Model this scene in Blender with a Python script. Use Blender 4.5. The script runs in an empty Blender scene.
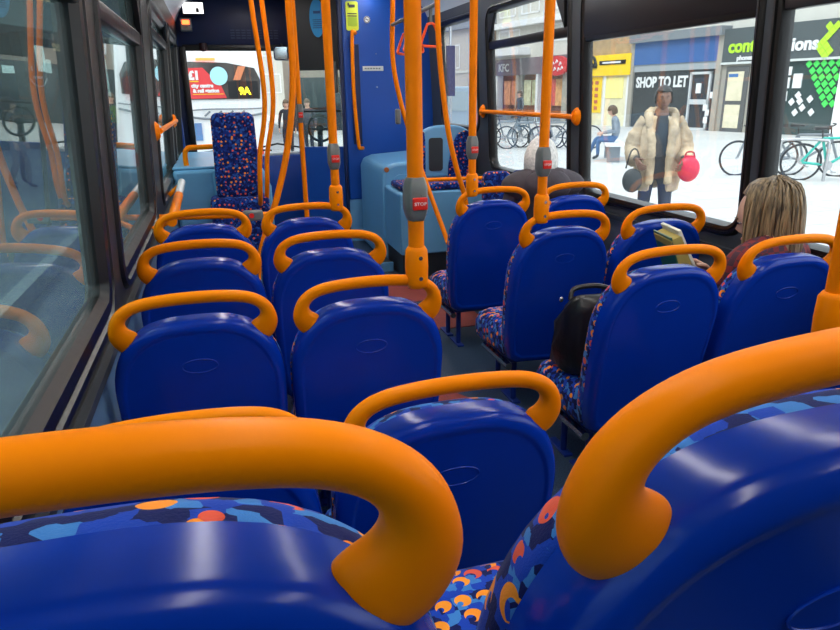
import bpy, math, random
from mathutils import Vector, Matrix
R = math.radians
S = bpy.context.scene
COL = S.collection

# ------------------------------------------------------------------ camera, world, light, exposure
cam_d = bpy.data.cameras.new('camera'); cam = bpy.data.objects.new('camera', cam_d); COL.objects.link(cam)
FW = Vector((0.26196388, 0.91165195, -0.31664750)); RT = Vector((0.95966161, -0.28078506, -0.01446897)); UP = Vector((0.10210055, 0.30008411, 0.94843292))
M = Matrix((( RT.x, UP.x, -FW.x, 0), (RT.y, UP.y, -FW.y, 0), (RT.z, UP.z, -FW.z, 1.49), (0, 0, 0, 1)))
cam.matrix_world = M
cam_d.sensor_width = 36; cam_d.lens = 665.8164 / 840 * 36; cam_d.clip_start = .02; cam_d.clip_end = 500
S.camera = cam
W = bpy.data.worlds.new('overcast_sky'); S.world = W; W.use_nodes = True
nt = W.node_tree; bg = nt.nodes['Background']
geo = nt.nodes.new('ShaderNodeTexCoord'); sep = nt.nodes.new('ShaderNodeSeparateXYZ'); rmp = nt.nodes.new('ShaderNodeValToRGB')
nt.links.new(geo.outputs['Generated'], sep.inputs[0]); nt.links.new(sep.outputs['Z'], rmp.inputs[0]); nt.links.new(rmp.outputs[0], bg.inputs[0])
rmp.color_ramp.elements[0].color = (.95, .97, 1, 1); rmp.color_ramp.elements[1].color = (.80, .89, 1, 1)
bg.inputs[1].default_value = 1.6
sd = bpy.data.lights.new('sun', 'SUN'); sd.energy = 1.4; sd.angle = R(12); sd.color = (1, .95, .86)
so = bpy.data.objects.new('sun', sd); COL.objects.link(so)
so.rotation_euler = Vector((-.60, -.10, .80)).to_track_quat('Z', 'Y').to_euler()     # high over the left-hand buildings
S.view_settings.view_transform = 'Standard'; S.view_settings.look = 'None'; S.view_settings.exposure = 0.80; S.view_settings.gamma = 1
S.view_settings.use_curve_mapping = False

# ------------------------------------------------------------------ materials
def new_mat(name):
    m = bpy.data.materials.new(name); m.use_nodes = True
    return m, m.node_tree.nodes, m.node_tree.links, m.node_tree.nodes['Principled BSDF']
def srgb(r, g, b):
    f = lambda c: (c/255/12.92) if c/255 <= .04045 else ((c/255+.055)/1.055)**2.4
    return (f(r), f(g), f(b), 1)
def mat(name, col, rough=.5, metal=0, noise=0, nscale=8, coat=0, emit=0, bump=0, bscale=60, spec=.5):
    m, N, L, B = new_mat(name)
    B.inputs['Base Color'].default_value = col; B.inputs['Roughness'].default_value = rough; B.inputs['Metallic'].default_value = metal
    B.inputs['Coat Weight'].default_value = coat; B.inputs['Coat Roughness'].default_value = .08
    B.inputs['Specular IOR Level'].default_value = spec
    tc = N.new('ShaderNodeTexCoord')
    if noise:
        n = N.new('ShaderNodeTexNoise'); n.inputs['Scale'].default_value = nscale; n.inputs['Detail'].default_value = 5
        L.new(tc.outputs['Object'], n.inputs['Vector'])
        mx = N.new('ShaderNodeMix'); mx.data_type = 'RGBA'; mx.blend_type = 'MULTIPLY'; mx.inputs[0].default_value = 1
        mr = N.new('ShaderNodeMapRange'); mr.inputs['From Min'].default_value = .3; mr.inputs['From Max'].default_value = .7
        mr.inputs['To Min'].default_value = 1-noise; mr.inputs['To Max'].default_value = 1+noise*.4
        L.new(n.outputs['Fac'], mr.inputs[0]); mx.inputs[6].default_value = col; L.new(mr.outputs[0], mx.inputs[7]); L.new(mx.outputs[2], B.inputs['Base Color'])
        m2 = N.new('ShaderNodeMapRange'); m2.inputs['To Min'].default_value = max(0, rough-.08); m2.inputs['To Max'].default_value = min(1, rough+.1)
        L.new(n.outputs['Fac'], m2.inputs[0]); L.new(m2.outputs[0], B.inputs['Roughness'])
    if bump:
        n2 = N.new('ShaderNodeTexNoise'); n2.inputs['Scale'].default_value = bscale; n2.inputs['Detail'].default_value = 3
        L.new(tc.outputs['Object'], n2.inputs['Vector']); b = N.new('ShaderNodeBump'); b.inputs['Strength'].default_value = bump; b.inputs['Distance'].default_value = .01
        L.new(n2.outputs['Fac'], b.inputs['Height']); L.new(b.outputs[0], B.inputs['Normal'])
    if emit:
        B.inputs['Emission Color'].default_value = col; B.inputs['Emission Strength'].default_value = emit
    return m
def fabric(name, dark=False):
    m, N, L, B = new_mat(name); B.inputs['Roughness'].default_value = .85; B.inputs['Sheen Weight'].default_value = .05; B.inputs['Specular IOR Level'].default_value = .2
    tc = N.new('ShaderNodeTexCoord')
    v = N.new('ShaderNodeTexVoronoi'); v.inputs['Scale'].default_value = 70 if dark else 54; v.distance = 'CHEBYCHEV'; L.new(tc.outputs['Object'], v.inputs['Vector'])
    sx = N.new('ShaderNodeSeparateColor'); L.new(v.outputs['Color'], sx.inputs[0])
    r = N.new('ShaderNodeValToRGB'); r.color_ramp.interpolation = 'CONSTANT'
    e = r.color_ramp.elements; e[0].position = 0; e[0].color = (.003, .008, .09, 1); e[1].position = .36; e[1].color = (.006, .05, .42, 1)
    a = r.color_ramp.elements.new(.74); a.color = (.045, .20, .55, 1)
    if dark: e[1].position = .5; e[1].color = (.006, .025, .20, 1); a.position = .80; a.color = (.02, .09, .38, 1)
    L.new(sx.outputs[0], r.inputs[0])
    # crescent motifs: the difference of two offset discs of a coarser cell pattern
    def disc(off, rad):
        mp = N.new('ShaderNodeMapping'); mp.inputs['Location'].default_value = off; L.new(tc.outputs['Object'], mp.inputs[0])
        w = N.new('ShaderNodeTexVoronoi'); w.inputs['Scale'].default_value = 30 if dark else 25; w.inputs['Randomness'].default_value = .6; L.new(mp.outputs[0], w.inputs['Vector'])
        lt = N.new('ShaderNodeMath'); lt.operation = 'LESS_THAN'; lt.inputs[1].default_value = rad; L.new(w.outputs['Distance'], lt.inputs[0]); return lt, w
    d1, w1 = disc((0, 0, 0), .24 if dark else .36); d2, w2 = disc((.006, .006, .001), .01 if dark else .24)
    sb = N.new('ShaderNodeMath'); sb.operation = 'SUBTRACT'; sb.use_clamp = True; L.new(d1.outputs[0], sb.inputs[0]); L.new(d2.outputs[0], sb.inputs[1])
    oc = N.new('ShaderNodeValToRGB'); oc.color_ramp.interpolation = 'CONSTANT'; oc.color_ramp.elements[0].color = (1, .30, .02, 1); oc.color_ramp.elements[1].position = .6; oc.color_ramp.elements[1].color = (.80, .10, .05, 1)
    s2 = N.new('ShaderNodeSeparateColor'); L.new(w1.outputs['Color'], s2.inputs[0]); L.new(s2.outputs[1], oc.inputs[0])
    mx = N.new('ShaderNodeMix'); mx.data_type = 'RGBA'; L.new(sb.outputs[0], mx.inputs[0]); L.new(r.outputs[0], mx.inputs[6]); L.new(oc.outputs[0], mx.inputs[7]); L.new(mx.outputs[2], B.inputs['Base Color'])
    n2 = N.new('ShaderNodeTexNoise'); n2.inputs['Scale'].default_value = 500; L.new(tc.outputs['Object'], n2.inputs['Vector']); b = N.new('ShaderNodeBump'); b.inputs['Strength'].default_value = .3; b.inputs['Distance'].default_value = .002
    L.new(n2.outputs['Fac'], b.inputs['Height']); L.new(b.outputs[0], B.inputs['Normal'])
    return m
def glass(name, tint=(.82, .90, .90), haze=0.0, refl=1.5):
    m, N, L, B = new_mat(name); N.remove(B); out = [n for n in N if n.type == 'OUTPUT_MATERIAL'][0]
    g = N.new('ShaderNodeNewGeometry'); mr = N.new('ShaderNodeMapRange'); mr.inputs['To Min'].default_value = refl; mr.inputs['To Max'].default_value = 1/refl
    L.new(g.outputs['Backfacing'], mr.inputs[0]); f = N.new('ShaderNodeFresnel'); L.new(mr.outputs[0], f.inputs[0])
    t = N.new('ShaderNodeBsdfTransparent'); t.inputs[0].default_value = (*tint, 1)
    gl = N.new('ShaderNodeBsdfGlossy'); gl.inputs['Roughness'].default_value = .01; gl.inputs[0].default_value = (1, 1, 1, 1)
    mx = N.new('ShaderNodeMixShader'); L.new(f.outputs[0], mx.inputs[0])
    if haze:                                   # pale uneven haze painted into the pane
        d = N.new('ShaderNodeBsdfDiffuse'); d.inputs[0].default_value = (.55, .6, .6, 1); tl = N.new('ShaderNodeBsdfTranslucent'); tl.inputs[0].default_value = (.55, .6, .6, 1)
        ad = N.new('ShaderNodeMixShader'); ad.inputs[0].default_value = .5; L.new(d.outputs[0], ad.inputs[1]); L.new(tl.outputs[0], ad.inputs[2])
        n = N.new('ShaderNodeTexNoise'); n.inputs['Scale'].default_value = 5; n.inputs['Detail'].default_value = 6; m3 = N.new('ShaderNodeMapRange'); m3.inputs['To Min'].default_value = haze*.5; m3.inputs['To Max'].default_value = haze*1.5
        L.new(n.outputs['Fac'], m3.inputs[0]); m2 = N.new('ShaderNodeMixShader'); L.new(m3.outputs[0], m2.inputs[0]); L.new(t.outputs[0], m2.inputs[1]); L.new(ad.outputs[0], m2.inputs[2]); L.new(m2.outputs[0], mx.inputs[1])
    else: L.new(t.outputs[0], mx.inputs[1])
    L.new(gl.outputs[0], mx.inputs[2]); L.new(mx.outputs[0], out.inputs[0])
    return m
def brick_mat(name, c1, c2, mortar, scale, bw=.5, rh=.25, ms=.02, rough=.8):
    m, N, L, B = new_mat(name); B.inputs['Roughness'].default_value = rough
    tc = N.new('ShaderNodeTexCoord'); b = N.new('ShaderNodeTexBrick'); b.inputs['Scale'].default_value = scale; b.inputs['Brick Width'].default_value = bw; b.inputs['Row Height'].default_value = rh; b.inputs['Mortar Size'].default_value = ms
    b.inputs['Color1'].default_value = c1; b.inputs['Color2'].default_value = c2; b.inputs['Mortar'].default_value = mortar
    L.new(tc.outputs['Object'], b.inputs['Vector']); L.new(b.outputs[0], B.inputs['Base Color']); return m
def carpet_mat():                                      # dark speckled bus flooring
    m, N, L, B = new_mat('bus_flooring'); B.inputs['Roughness'].default_value = .55
    tc = N.new('ShaderNodeTexCoord'); v = N.new('ShaderNodeTexNoise'); v.inputs['Scale'].default_value = 160; L.new(tc.outputs['Object'], v.inputs['Vector'])
    r = N.new('ShaderNodeValToRGB'); r.color_ramp.elements[0].position = .42; r.color_ramp.elements[0].color = (.012, .028, .062, 1); r.color_ramp.elements[1].position = .7; r.color_ramp.elements[1].color = (.045, .08, .13, 1)
    L.new(v.outputs['Fac'], r.inputs[0]); L.new(r.outputs[0], B.inputs['Base Color']); return m

MT = dict(
 shell=mat('blue_seat_plastic', (.0003, .034, .38, 1), .20, noise=.12, nscale=3, spec=.36),
 shell_low=mat('blue_seat_base', (.002, .02, .20, 1), .4),
 orange=mat('orange_handle', (1, .245, .0, 1), .36, spec=.10, noise=.06, nscale=5),
 pole=mat('orange_pole', (1, .235, .0, 1), .40, spec=.12, noise=.10, nscale=9),
 ltblue=mat('light_blue_panel', (.14, .36, .60, 1), .35, noise=.1, nscale=3),
 wallblue=mat('grey_blue_wall', (.13, .24, .38, 1), .45, noise=.1, nscale=4),
 wallmid=mat('slate_blue_dado', (.10, .125, .165, 1), .5, noise=.1, nscale=4), wallgrey=mat('slate_grey_wall', (.042, .050, .060, 1), .5, noise=.1, nscale=4),
 blue=mat('royal_blue_panel', (.004, .065, .36, 1), .35, noise=.1, nscale=2),
 navy=mat('navy_header', (.004, .013, .07, 1), .4, noise=.2, nscale=4),
 rubber=mat('black_rubber', (.007, .007, .0075, 1), .34, noise=.3, nscale=30),
 sash=mat('dark_sash', (.028, .027, .025, 1), .42, noise=.2, nscale=20),
 black=mat('black_plastic', (.006, .006, .008, 1), .4),
 grey=mat('grey_plastic', (.16, .17, .165, 1), .3, noise=.1, nscale=30),
 red=mat('red_button', (.75, .02, .01, 1), .35), white=mat('white_paint', (.8, .8, .8, 1), .5, noise=.05), steel=mat('steel', (.55, .55, .56, 1), .25, 1),
 floor=carpet_mat(), redfloor=mat('red_flooring', (.30, .04, .025, 1), .6, noise=.3, nscale=90), kick=mat('dark_kick', (.012, .014, .02, 1), .5),
 ceil=mat('pale_ceiling', (.55, .60, .66, 1), .5), fabric=fabric('patterned_moquette'), fabdark=fabric('dark_patterned_moquette', True),
 lamp=mat('fill_strip_glow', (1, .97, .92, 1), .5, emit=8), redlamp=mat('red_lamp', (1, .09, .02, 1), .5, emit=4), whitelamp=mat('lit_panel', (1, .97, .95, 1), .5, emit=1.6),
 glassR=glass('clear_window_glass', (.90, .94, .95), haze=.03), glassL=glass('tinted_window_glass', (.44, .56, .56), haze=.07), glassF=glass('windscreen_glass', (.93, .96, .95)),
 dkglass=mat('dark_glossy_glass', (.01, .012, .014, 1), .08), shopglass=mat('shop_glass_dark', (.02, .03, .035, 1), .12, noise=.4, nscale=1.2),
 skin=mat('skin_pale', (.62, .36, .26, 1), .5), skind=mat('skin_brown', (.22, .10, .06, 1), .5),
 eyewhite=mat('eye_white', (.35, .32, .30, 1), .4), yellow=mat('yellow_sticker', (.62, .72, .03, 1), .5), cyan=mat('cyan_sticker', (.02, .30, .62, 1), .5), hook=mat('orange_strap', (1, .10, .01, 1), .35),
)

# ------------------------------------------------------------------ mesh helpers
class MB:
    def __init__(s): s.v = []; s.f = []; s.m = []
    def add(s, verts, faces, mi=0):
        b = len(s.v); s.v += [tuple(v) for v in verts]; s.f += [tuple(b+i for i in f) for f in faces]; s.m += [mi]*len(faces); return s
    def box(s, x0, x1, y0, y1, z0, z1, mi=0):
        x0, x1 = sorted((x0, x1)); y0, y1 = sorted((y0, y1)); z0, z1 = sorted((z0, z1))
        return s.add([(x0,y0,z0),(x1,y0,z0),(x1,y1,z0),(x0,y1,z0),(x0,y0,z1),(x1,y0,z1),(x1,y1,z1),(x0,y1,z1)],
                     [(0,3,2,1),(4,5,6,7),(0,1,5,4),(1,2,6,5),(2,3,7,6),(3,0,4,7)], mi)
    def loft(s, rings, cap0=True, cap1=True, mi=0, closed=True):
        n = len(rings[0]); V = [p for r in rings for p in r]; F = []
        for k in range(len(rings)-1):
            for i in range(n if closed else n-1):
                j = (i+1) % n; F.append((k*n+i, k*n+j, (k+1)*n+j, (k+1)*n+i))
        if cap0: F.append(tuple(reversed(range(n))))
        if cap1: F.append(tuple(range((len(rings)-1)*n, len(rings)*n)))
        return s.add(V, F, mi)
    def tube(s, pts, r, n=12, mi=0, closed=False, caps=True):
        P = [Vector(p) for p in pts]; m = len(P); rr = r if isinstance(r, (list, tuple)) else [r]*m; rings = []; prev = None
        for i in range(m):
            if closed: t = (P[(i+1) % m]-P[i-1]).normalized()
            else: t = (P[min(i+1, m-1)]-P[max(i-1, 0)]).normalized()
            if prev is None: a = t.orthogonal().normalized()
            else: a = (prev-t*prev.dot(t)).normalized()
            prev = a; b = t.cross(a)
            rings.append([P[i]+(a*math.cos(2*math.pi*k/n)+b*math.sin(2*math.pi*k/n))*rr[i] for k in range(n)])
        if closed: rings.append(rings[0])
        return s.loft(rings, caps and not closed, caps and not closed, mi)
    def cyl(s, a, b, r, n=20, mi=0, r2=None): return s.tube([a, b], [r, r if r2 is None else r2], n, mi)
    def ball(s, c, rx, ry=None, rz=None, n=14, mi=0):
        ry = ry or rx; rz = rz or rx; V = []; F = []; h = n//2+2
        for i in range(h+1):
            t = math.pi*i/h
            for k in range(n): V.append((c[0]+rx*math.sin(t)*math.cos(2*math.pi*k/n), c[1]+ry*math.sin(t)*math.sin(2*math.pi*k/n), c[2]-rz*math.cos(t)))
        for i in range(h):
            for k in range(n): F.append((i*n+k, i*n+(k+1) % n, (i+1)*n+(k+1) % n, (i+1)*n+k))
        return s.add(V, F, mi)
    def prism(s, poly, a0, a1, axis='y', mi=0):        # poly in the two other axes
        def P(u, w, t): return {'y': (u, t, w), 'x': (t, u, w), 'z': (u, w, t)}[axis]
        r0 = [P(u, w, a0) for u, w in poly]; r1 = [P(u, w, a1) for u, w in poly]
        return s.loft([r0, r1], True, True, mi)
    def mesh(s, me, mi=0, xf=None):
        V = [(xf @ v.co) if xf else v.co.copy() for v in me.vertices]; return s.add(V, [tuple(p.vertices) for p in me.polygons], mi)
    def xf(s, Mx): s.v = [tuple(Mx @ Vector(v)) for v in s.v]; return s
    def build(s, name, mats, parent=None, smooth=40, bevel=0, segs=2, recalc=True):
        me = bpy.data.meshes.new(name); me.from_pydata(s.v, [], s.f)
        for m in (mats if isinstance(mats, (list, tuple)) else [mats]): me.materials.append(m if not isinstance(m, str) else MT[m])
        me.polygons.foreach_set('material_index', s.m)
        if recalc:
            import bmesh
            bm = bmesh.new(); bm.from_mesh(me); bmesh.ops.remove_doubles(bm, verts=bm.verts, dist=1e-6); bmesh.ops.recalc_face_normals(bm, faces=bm.faces); bm.to_mesh(me); bm.free()
        if smooth:
            me.shade_smooth(); me.set_sharp_from_angle(angle=R(smooth))
        o = bpy.data.objects.new(name, me); COL.objects.link(o)
        if parent: o.parent = parent
        if bevel:
            b = o.modifiers.new('bevel', 'BEVEL'); b.width = bevel; b.segments = segs; b.limit_method = 'ANGLE'; b.harden_normals = False
            me.shade_smooth()
        return o
def tag(o, label=None, cat=None, group=None, kind=None):
    if label: o['label'] = label
    if cat: o['category'] = cat
    if group: o['group'] = group
    if kind: o['kind'] = kind
    return o
def empty(name, loc=(0, 0, 0), rz=0, label=None, cat=None, group=None, kind=None):
    o = bpy.data.objects.new(name, None); COL.objects.link(o); o.location = loc; o.rotation_euler = (0, 0, rz); o.empty_display_size = .1
    return tag(o, label, cat, group, kind)
def copy_tree(o, parent=None):
    c = o.copy(); COL.objects.link(c); c.parent = parent
    for ch in [q for q in list(COL.objects) if q.parent == o]: copy_tree(ch, c)
    return c
def bez(pts, n=8):                                      # Catmull-Rom through points
    P = [Vector(p) for p in pts]; out = []
    for i in range(len(P)-1):
        p0 = P[max(i-1, 0)]; p1 = P[i]; p2 = P[i+1]; p3 = P[min(i+2, len(P)-1)]
        for k in range(n):
            t = k/n; out.append(.5*((2*p1)+(p2-p0)*t+(2*p0-5*p1+4*p2-p3)*t*t+(3*p1-p0-3*p2+p3)*t**3))
    out.append(P[-1]); return out
def text(body, size, m, parent, loc, rot=(R(90), 0, 0), depth=.004, align='LEFT', name='lettering', bold=0, sx=1):
    c = bpy.data.curves.new(name, 'FONT'); c.body = body; c.size = size; c.extrude = depth; c.align_x = align; c.offset = bold; c.resolution_u = 3
    t = bpy.data.objects.new('tmp', c); COL.objects.link(t); bpy.context.view_layer.update()
    me = bpy.data.meshes.new_from_object(t.evaluated_get(bpy.context.evaluated_depsgraph_get())); bpy.data.objects.remove(t)
    me.name = name; me.materials.clear(); me.materials.append(m if not isinstance(m, str) else MT[m])
    o = bpy.data.objects.new(name, me); COL.objects.link(o); o.parent = parent; o.location = loc; o.rotation_euler = rot; o.scale = (sx, 1, 1)
    return o

# ------------------------------------------------------------------ the bus body
ZC = 2.45
def lean(z): return .045*max(0, z-.9)/.85
def WX(side, z, off=0):                                 # inner wall plane; off > 0 is into the saloon
    return (-.375+lean(z)+off) if side < 0 else (2.175-lean(z)-off)
def rrect(y0, y1, z0, z1, r, n=8):
    P = []
    for cy, cz, a0 in ((y1-r, z0+r, -90), (y1-r, z1-r, 0), (y0+r, z1-r, 90), (y0+r, z0+r, 180)):
        for k in range(n+1):
            a = R(a0+90*k/n); P.append((cy+r*math.cos(a), cz+r*math.sin(a)))
    return P
def wall_cell(mb, side, cell, hole, r, n=8):
    Y0, Y1, Z0, Z1 = cell; H = rrect(*hole, r, n); O = []
    for ci, (ey, ez) in enumerate(((Y1, Z0), (Y1, Z1), (Y0, Z1), (Y0, Z0))):
        for k in range(n+1):
            y, z = H[ci*(n+1)+k]; first_h = ci in (0, 2)      # arc starts on the horizontal edge for corners 0 and 2
            if k == n//2: O.append((ey, ez))
            elif (k < n//2) == first_h: O.append((y, ez))
            else: O.append((ey, z))
    for off in (0, -.06):
        N = len(H); V = [(WX(side, z, off), y, z) for y, z in O]+[(WX(side, z, off), y, z) for y, z in H]
        mb.add(V, [(i, (i+1) % N, N+(i+1) % N, N+i) for i in range(N)])
    N = len(H); V = [(WX(side, z, 0), y, z) for y, z in H]+[(WX(side, z, -.06), y, z) for y, z in H]
    mb.add(V, [(i, (i+1) % N, N+(i+1) % N, N+i) for i in range(N)])
def win_frame(side, hole, w, r, mb=None):
    mb = mb or MB(); prof = [(-.004, -.05), (-.004, .0), (.004, .012), (w*.30, .014), (w*.36, .002), (w*.44, .002), (w*.50, .010), (w*.8, .006), (w, -.018), (w, -.05)]
    rings = []
    for d, off in prof:
        rr = max(.012, r-d)
        rings.append([Vector((WX(side, z, off), y, z)) for y, z in rrect(hole[0]+d, hole[1]-d, hole[2]+d, hole[3]-d, rr)])
    return mb.loft(rings, False, False)
LEFT = [((-1.05, 2.21, .835, 2.06), (-1.3, 2.31), 1), ((2.42, 3.86, .835, 2.06), (2.31, 4.18), 2), ((4.38, 5.90, .835, 2.06), (4.18, 6.02), 3), ((6.14, 7.42, .835, 2.06), (6.02, 7.9), 4)]
RIGHT = [((-1.05, 2.335, .85, 2.08), (-1.3, 2.36), 5), ((2.385, 3.84, .85, 2.08), (2.36, 3.90), 6), ((3.96, 5.35, .85, 2.12), (3.90, 5.45), 7), ((5.55, 6.60, 1.15, 2.12), (5.45, 7.9), 8)]
for side, wins, wn in ((-1, LEFT, 'wall_left'), (1, RIGHT, 'wall_right')):
    mb = MB()
    for hole, (a, b), n in wins: wall_cell(mb, side, (a, b, .78, 2.2), hole, .10 if n != 8 else .12)
    o = mb.build(wn, 'wallgrey' if side > 0 else 'sash', smooth=30); tag(o, kind='structure')
    lo = MB()
    for off in (0,): lo.add([(WX(side, z, f), y, z) for z in (-.3, .78) for f in (0, -.06) for y in (-1.3, 7.9)], [(0,1,5,4), (2,6,7,3), (0,4,6,2), (1,3,7,5), (0,2,3,1), (4,5,7,6)])
    o = lo.build('wall_left_dado' if side < 0 else 'wall_right_dado', 'wallblue' if side < 0 else 'wallmid', smooth=0); tag(o, kind='structure')
    o.name = 'wall_left_lower' if side < 0 else 'wall_right_lower'
    # ledge under the windows
    tr = MB(); 
    tr.add([(WX(side, .8, f), y, z) for z in (.775, .80) for f in (0, .022) for y in (-1.3, 6.0)], [(0,1,5,4), (2,6,7,3), (0,4,6,2), (1,3,7,5), (0,2,3,1), (4,5,7,6)])
    tag(tr.build('trim_1' if side < 0 else 'trim_2', 'wallgrey'), kind='structure')
    # coving up to the ceiling
    cv = MB(); pr = [(WX(side, 2.2, 0), 2.2), (WX(side, 2.2, .04), 2.28), (WX(side, 2.2, .14), 2.39), (WX(side, 2.2, .3), ZC), (WX(side, 2.2, .3), ZC+.05), (WX(side, 2.2, -.06), ZC+.05), (WX(side, 2.2, -.06), 2.2)]
    cv.prism(pr, -1.3, 7.9, 'y'); tag(cv.build('trim_3' if side < 0 else 'trim_4', 'ceil'), kind='structure')
    for hole, cell, n in wins:
        w = empty('window_%d' % n, (0, 0, 0)); tag(w, kind='structure')
        win_frame(side, hole, .09 if side < 0 else .052, .13).build('window_frame', 'rubber', w, smooth=35)
        y0, y1, z0, z1 = hole; g = MB()
        g.add([(WX(side, z, off), y, z) for z in (z0+.03, z1-.03) for off in (-.030, -.036) for y in (y0+.03, y1-.03)], [(0,1,5,4), (2,6,7,3), (0,4,6,2), (1,3,7,5), (0,2,3,1), (4,5,7,6)])
        g.build('pane', 'glassL' if side < 0 else 'glassR', w, smooth=0)
        tz = {1: 1.76, 2: 1.76, 3: 1.86, 5: 1.80, 6: 1.79, 7: 1.835}.get(n)
        if tz:
            t = MB(); t.add([(WX(side, z, off), y, z) for z in (tz-.03, tz+.03) for off in (.004, -.04) for y in (y0+.05, y1-.05)], [(0,1,5,4), (2,6,7,3), (0,4,6,2), (1,3,7,5), (0,2,3,1), (4,5,7,6)])
            t.build('transom', 'rubber', w, smooth=0, bevel=.006)
        if n == 6:
            t = MB(); t.add([(WX(side, z, off), y, z) for z in (1.785, 2.04) for off in (.006, -.02) for y in (y0+.04, y1-.04)], [(0,1,5,4), (2,6,7,3), (0,4,6,2), (1,3,7,5), (0,2,3,1), (4,5,7,6)])
            t.build('tinted_upper_pane', 'black', w, smooth=0, bevel=.004)
        if n in (2, 3, 7):                              # hopper vent stays
            t = MB()
            for yy, sg in ((y0+.07, 1), (y1-.07, -1)):
                t.add([(WX(side, z, off), y, z) for off in (.012, -.01) for (y, z) in ((yy, tz+.02), (yy, z1-.06), (yy+sg*.13, z1-.06))], [(0,1,2), (5,4,3), (0,3,4,1), (1,4,5,2), (2,5,3,0)])
            t.build('vent_stay', 'rubber', w, smooth=0)
tag(MB().box(-.44, 2.24, -1.3, 7.95, -.08, 0).build('floor', 'floor', smooth=0), kind='structure')
tag(MB().box(-.44, 2.24, -1.3, 7.95, ZC, ZC+.06).build('ceiling', 'ceil', smooth=0), kind='structure')
tag(MB().box(-.44, 2.24, -1.36, -1.3, -.1, ZC+.05).build('wall_back', 'wallgrey', smooth=0), kind='structure')
# raised rear floor in front of the back rows
tag(MB().box(-.372, .60, -1.3, .78, 0.0, .361).box(1.16, 2.172, -1.3, .10, 0.0, .361).build('floor_rear_platform', 'floor', smooth=0), kind='structure')
# red lines let into the floor
rf = MB()
def slab(mb, pts, z0=.0005, z1=.004, mi=0): return mb.prism(pts, z0, z1, 'z', mi)
slab(rf, [(.70, 3.95), (1.62, 3.95), (1.62, 4.38), (.70, 4.60)]); slab(rf, [(1.20, 4.60), (1.50, 4.60), (1.50, 5.05), (1.0, 5.1)])
slab(rf, [(.62, 2.55), (1.12, 2.86), (.98, 3.12), (1.08, 3.5), (.62, 3.3)]); slab(rf, [(.62, 1.1), (.98, 1.5), (1.10, 2.05), (.86, 1.78), (.62, 1.9)])
slab(rf, [(1.2, .6), (1.2, 1.4), (1.05, 1.1)])
tag(rf.build('trim_5', 'redfloor', smooth=0), kind='structure')

# front end
wf = MB()
wf.box(-.40, -.26, 7.72, 7.84, .80, 1.98).box(-.40, 2.2, 7.70, 7.86, 1.97, ZC+.02).box(2.06, 2.2, 7.72, 7.84, .80, 1.98)
tag(wf.build('wall_front', 'navy', smooth=0, bevel=.01), kind='structure')
tag(MB().box(-.27, 2.07, 7.68, 7.70, 1.93, 1.99).box(-.30, -.24, 7.66, 7.72, .85, 1.97).build('trim_6', 'rubber', smooth=0, bevel=.006), kind='structure')
tag(MB().box(-.40, 2.2, 7.62, 7.86, -.08, .86).build('wall_front_lower', 'blue', smooth=0, bevel=.015), kind='structure')
w = empty('window_9'); tag(w, kind='structure')
MB().box(-.27, 2.07, 7.775, 7.782, .84, 1.98).build('pane', 'glassF', w, smooth=0)
wi = MB(); wi.tube([(.55, 7.84, .90), (.05, 7.85, .93), (-.20, 7.85, .90)], .010, 8).tube([(1.0, 7.84, .90), (.62, 7.85, .97), (.40, 7.85, .93)], .010, 8); wi.build('wiper', 'black', w)
MB().tube([(.45, 7.66, .87), (1.2, 7.66, .89)], .018, 8).build('dash_rail', 'white', w)
# small printed notices along the header
t = empty('header_notice', (0, 7.69, 0), 0, 'faint printed notice on the navy panel above the windscreen', 'notice')
wl = mat('notice_print', (.03, .05, .12, 1), .5)
nb = MB()
for k in range(4):
    for j in range(9):
        nb.box(.22+j*.055, .22+j*.055+.042, -.006, 0, 2.05+k*.025, 2.05+k*.025+.012)
nb.build('print_lines', wl, t, smooth=0)

# driver's cab: door, bulkhead
cd = empty('cab_door', (.84, 7.25, 0), math.atan2(-.16, .40), 'blue driver cab door with an upper window, in front of the windscreen', 'door')
MB().box(0, .44, -.02, .02, .02, .97).build('door_panel', 'blue', cd, bevel=.012)
MB().box(-.04, .0, -.03, .03, 0, 2.44).build('post', 'navy', cd, bevel=.008)
MB().box(0, .44, -.015, .015, 1.72, 2.44).build('upper_panel', 'black', cd, bevel=.005)
MB().box(0, .42, -.002, .002, .97, 1.72).build('pane', 'glassF', cd)
MB().box(0, .42, -.012, .012, 1.315, 1.332).build('pane_edge', 'black', cd)
MB().box(.36, .40, -.04, .04, 1.5, 1.8).build('latch', 'grey', cd, bevel=.01)
st = MB(); st.prism([(.075*math.cos(a*math.pi/16), .175*math.sin(a*math.pi/16)) for a in range(32)], -.004, 0, 'y')
o = st.build('oval_sticker', 'cyan', smooth=0); o.location = (1.04, 7.12, 2.20); o.rotation_euler = (0, 0, math.atan2(-.16, .40)); tag(o, 'tall light blue oval sticker with dark print above the cab door window', 'sticker')
dk = mat('sticker_print', (.004, .06, .20, 1), .5)
sp = MB(); sp.box(-.035, .035, -.006, -.004, .04, .065)
for k in range(5): sp.box(-.045+.005*(k % 2), .045, -.006, -.004, -.02-k*.018, -.013-k*.018)
sp.build('print', dk, o, smooth=0)
bh = empty('cab_bulkhead', (1.24, 6.90, 0), 0, 'tall royal blue bulkhead behind the driver with a pale lower panel', 'bulkhead')
MB().box(0, .92, 0, .04, .44, 2.44).build('upper_panel', 'blue', bh, bevel=.012)
MB().box(0, .92, .005, .045, 0, .44).build('lower_panel', 'ltblue', bh)
MB().box(-.035, 0, -.01, .05, 0, 2.44).build('post', 'navy', bh, bevel=.006)
MB().box(.07, .16, -.006, .0, 1.0, 1.95).build('recess_strip', 'navy', bh, bevel=.004)
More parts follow.
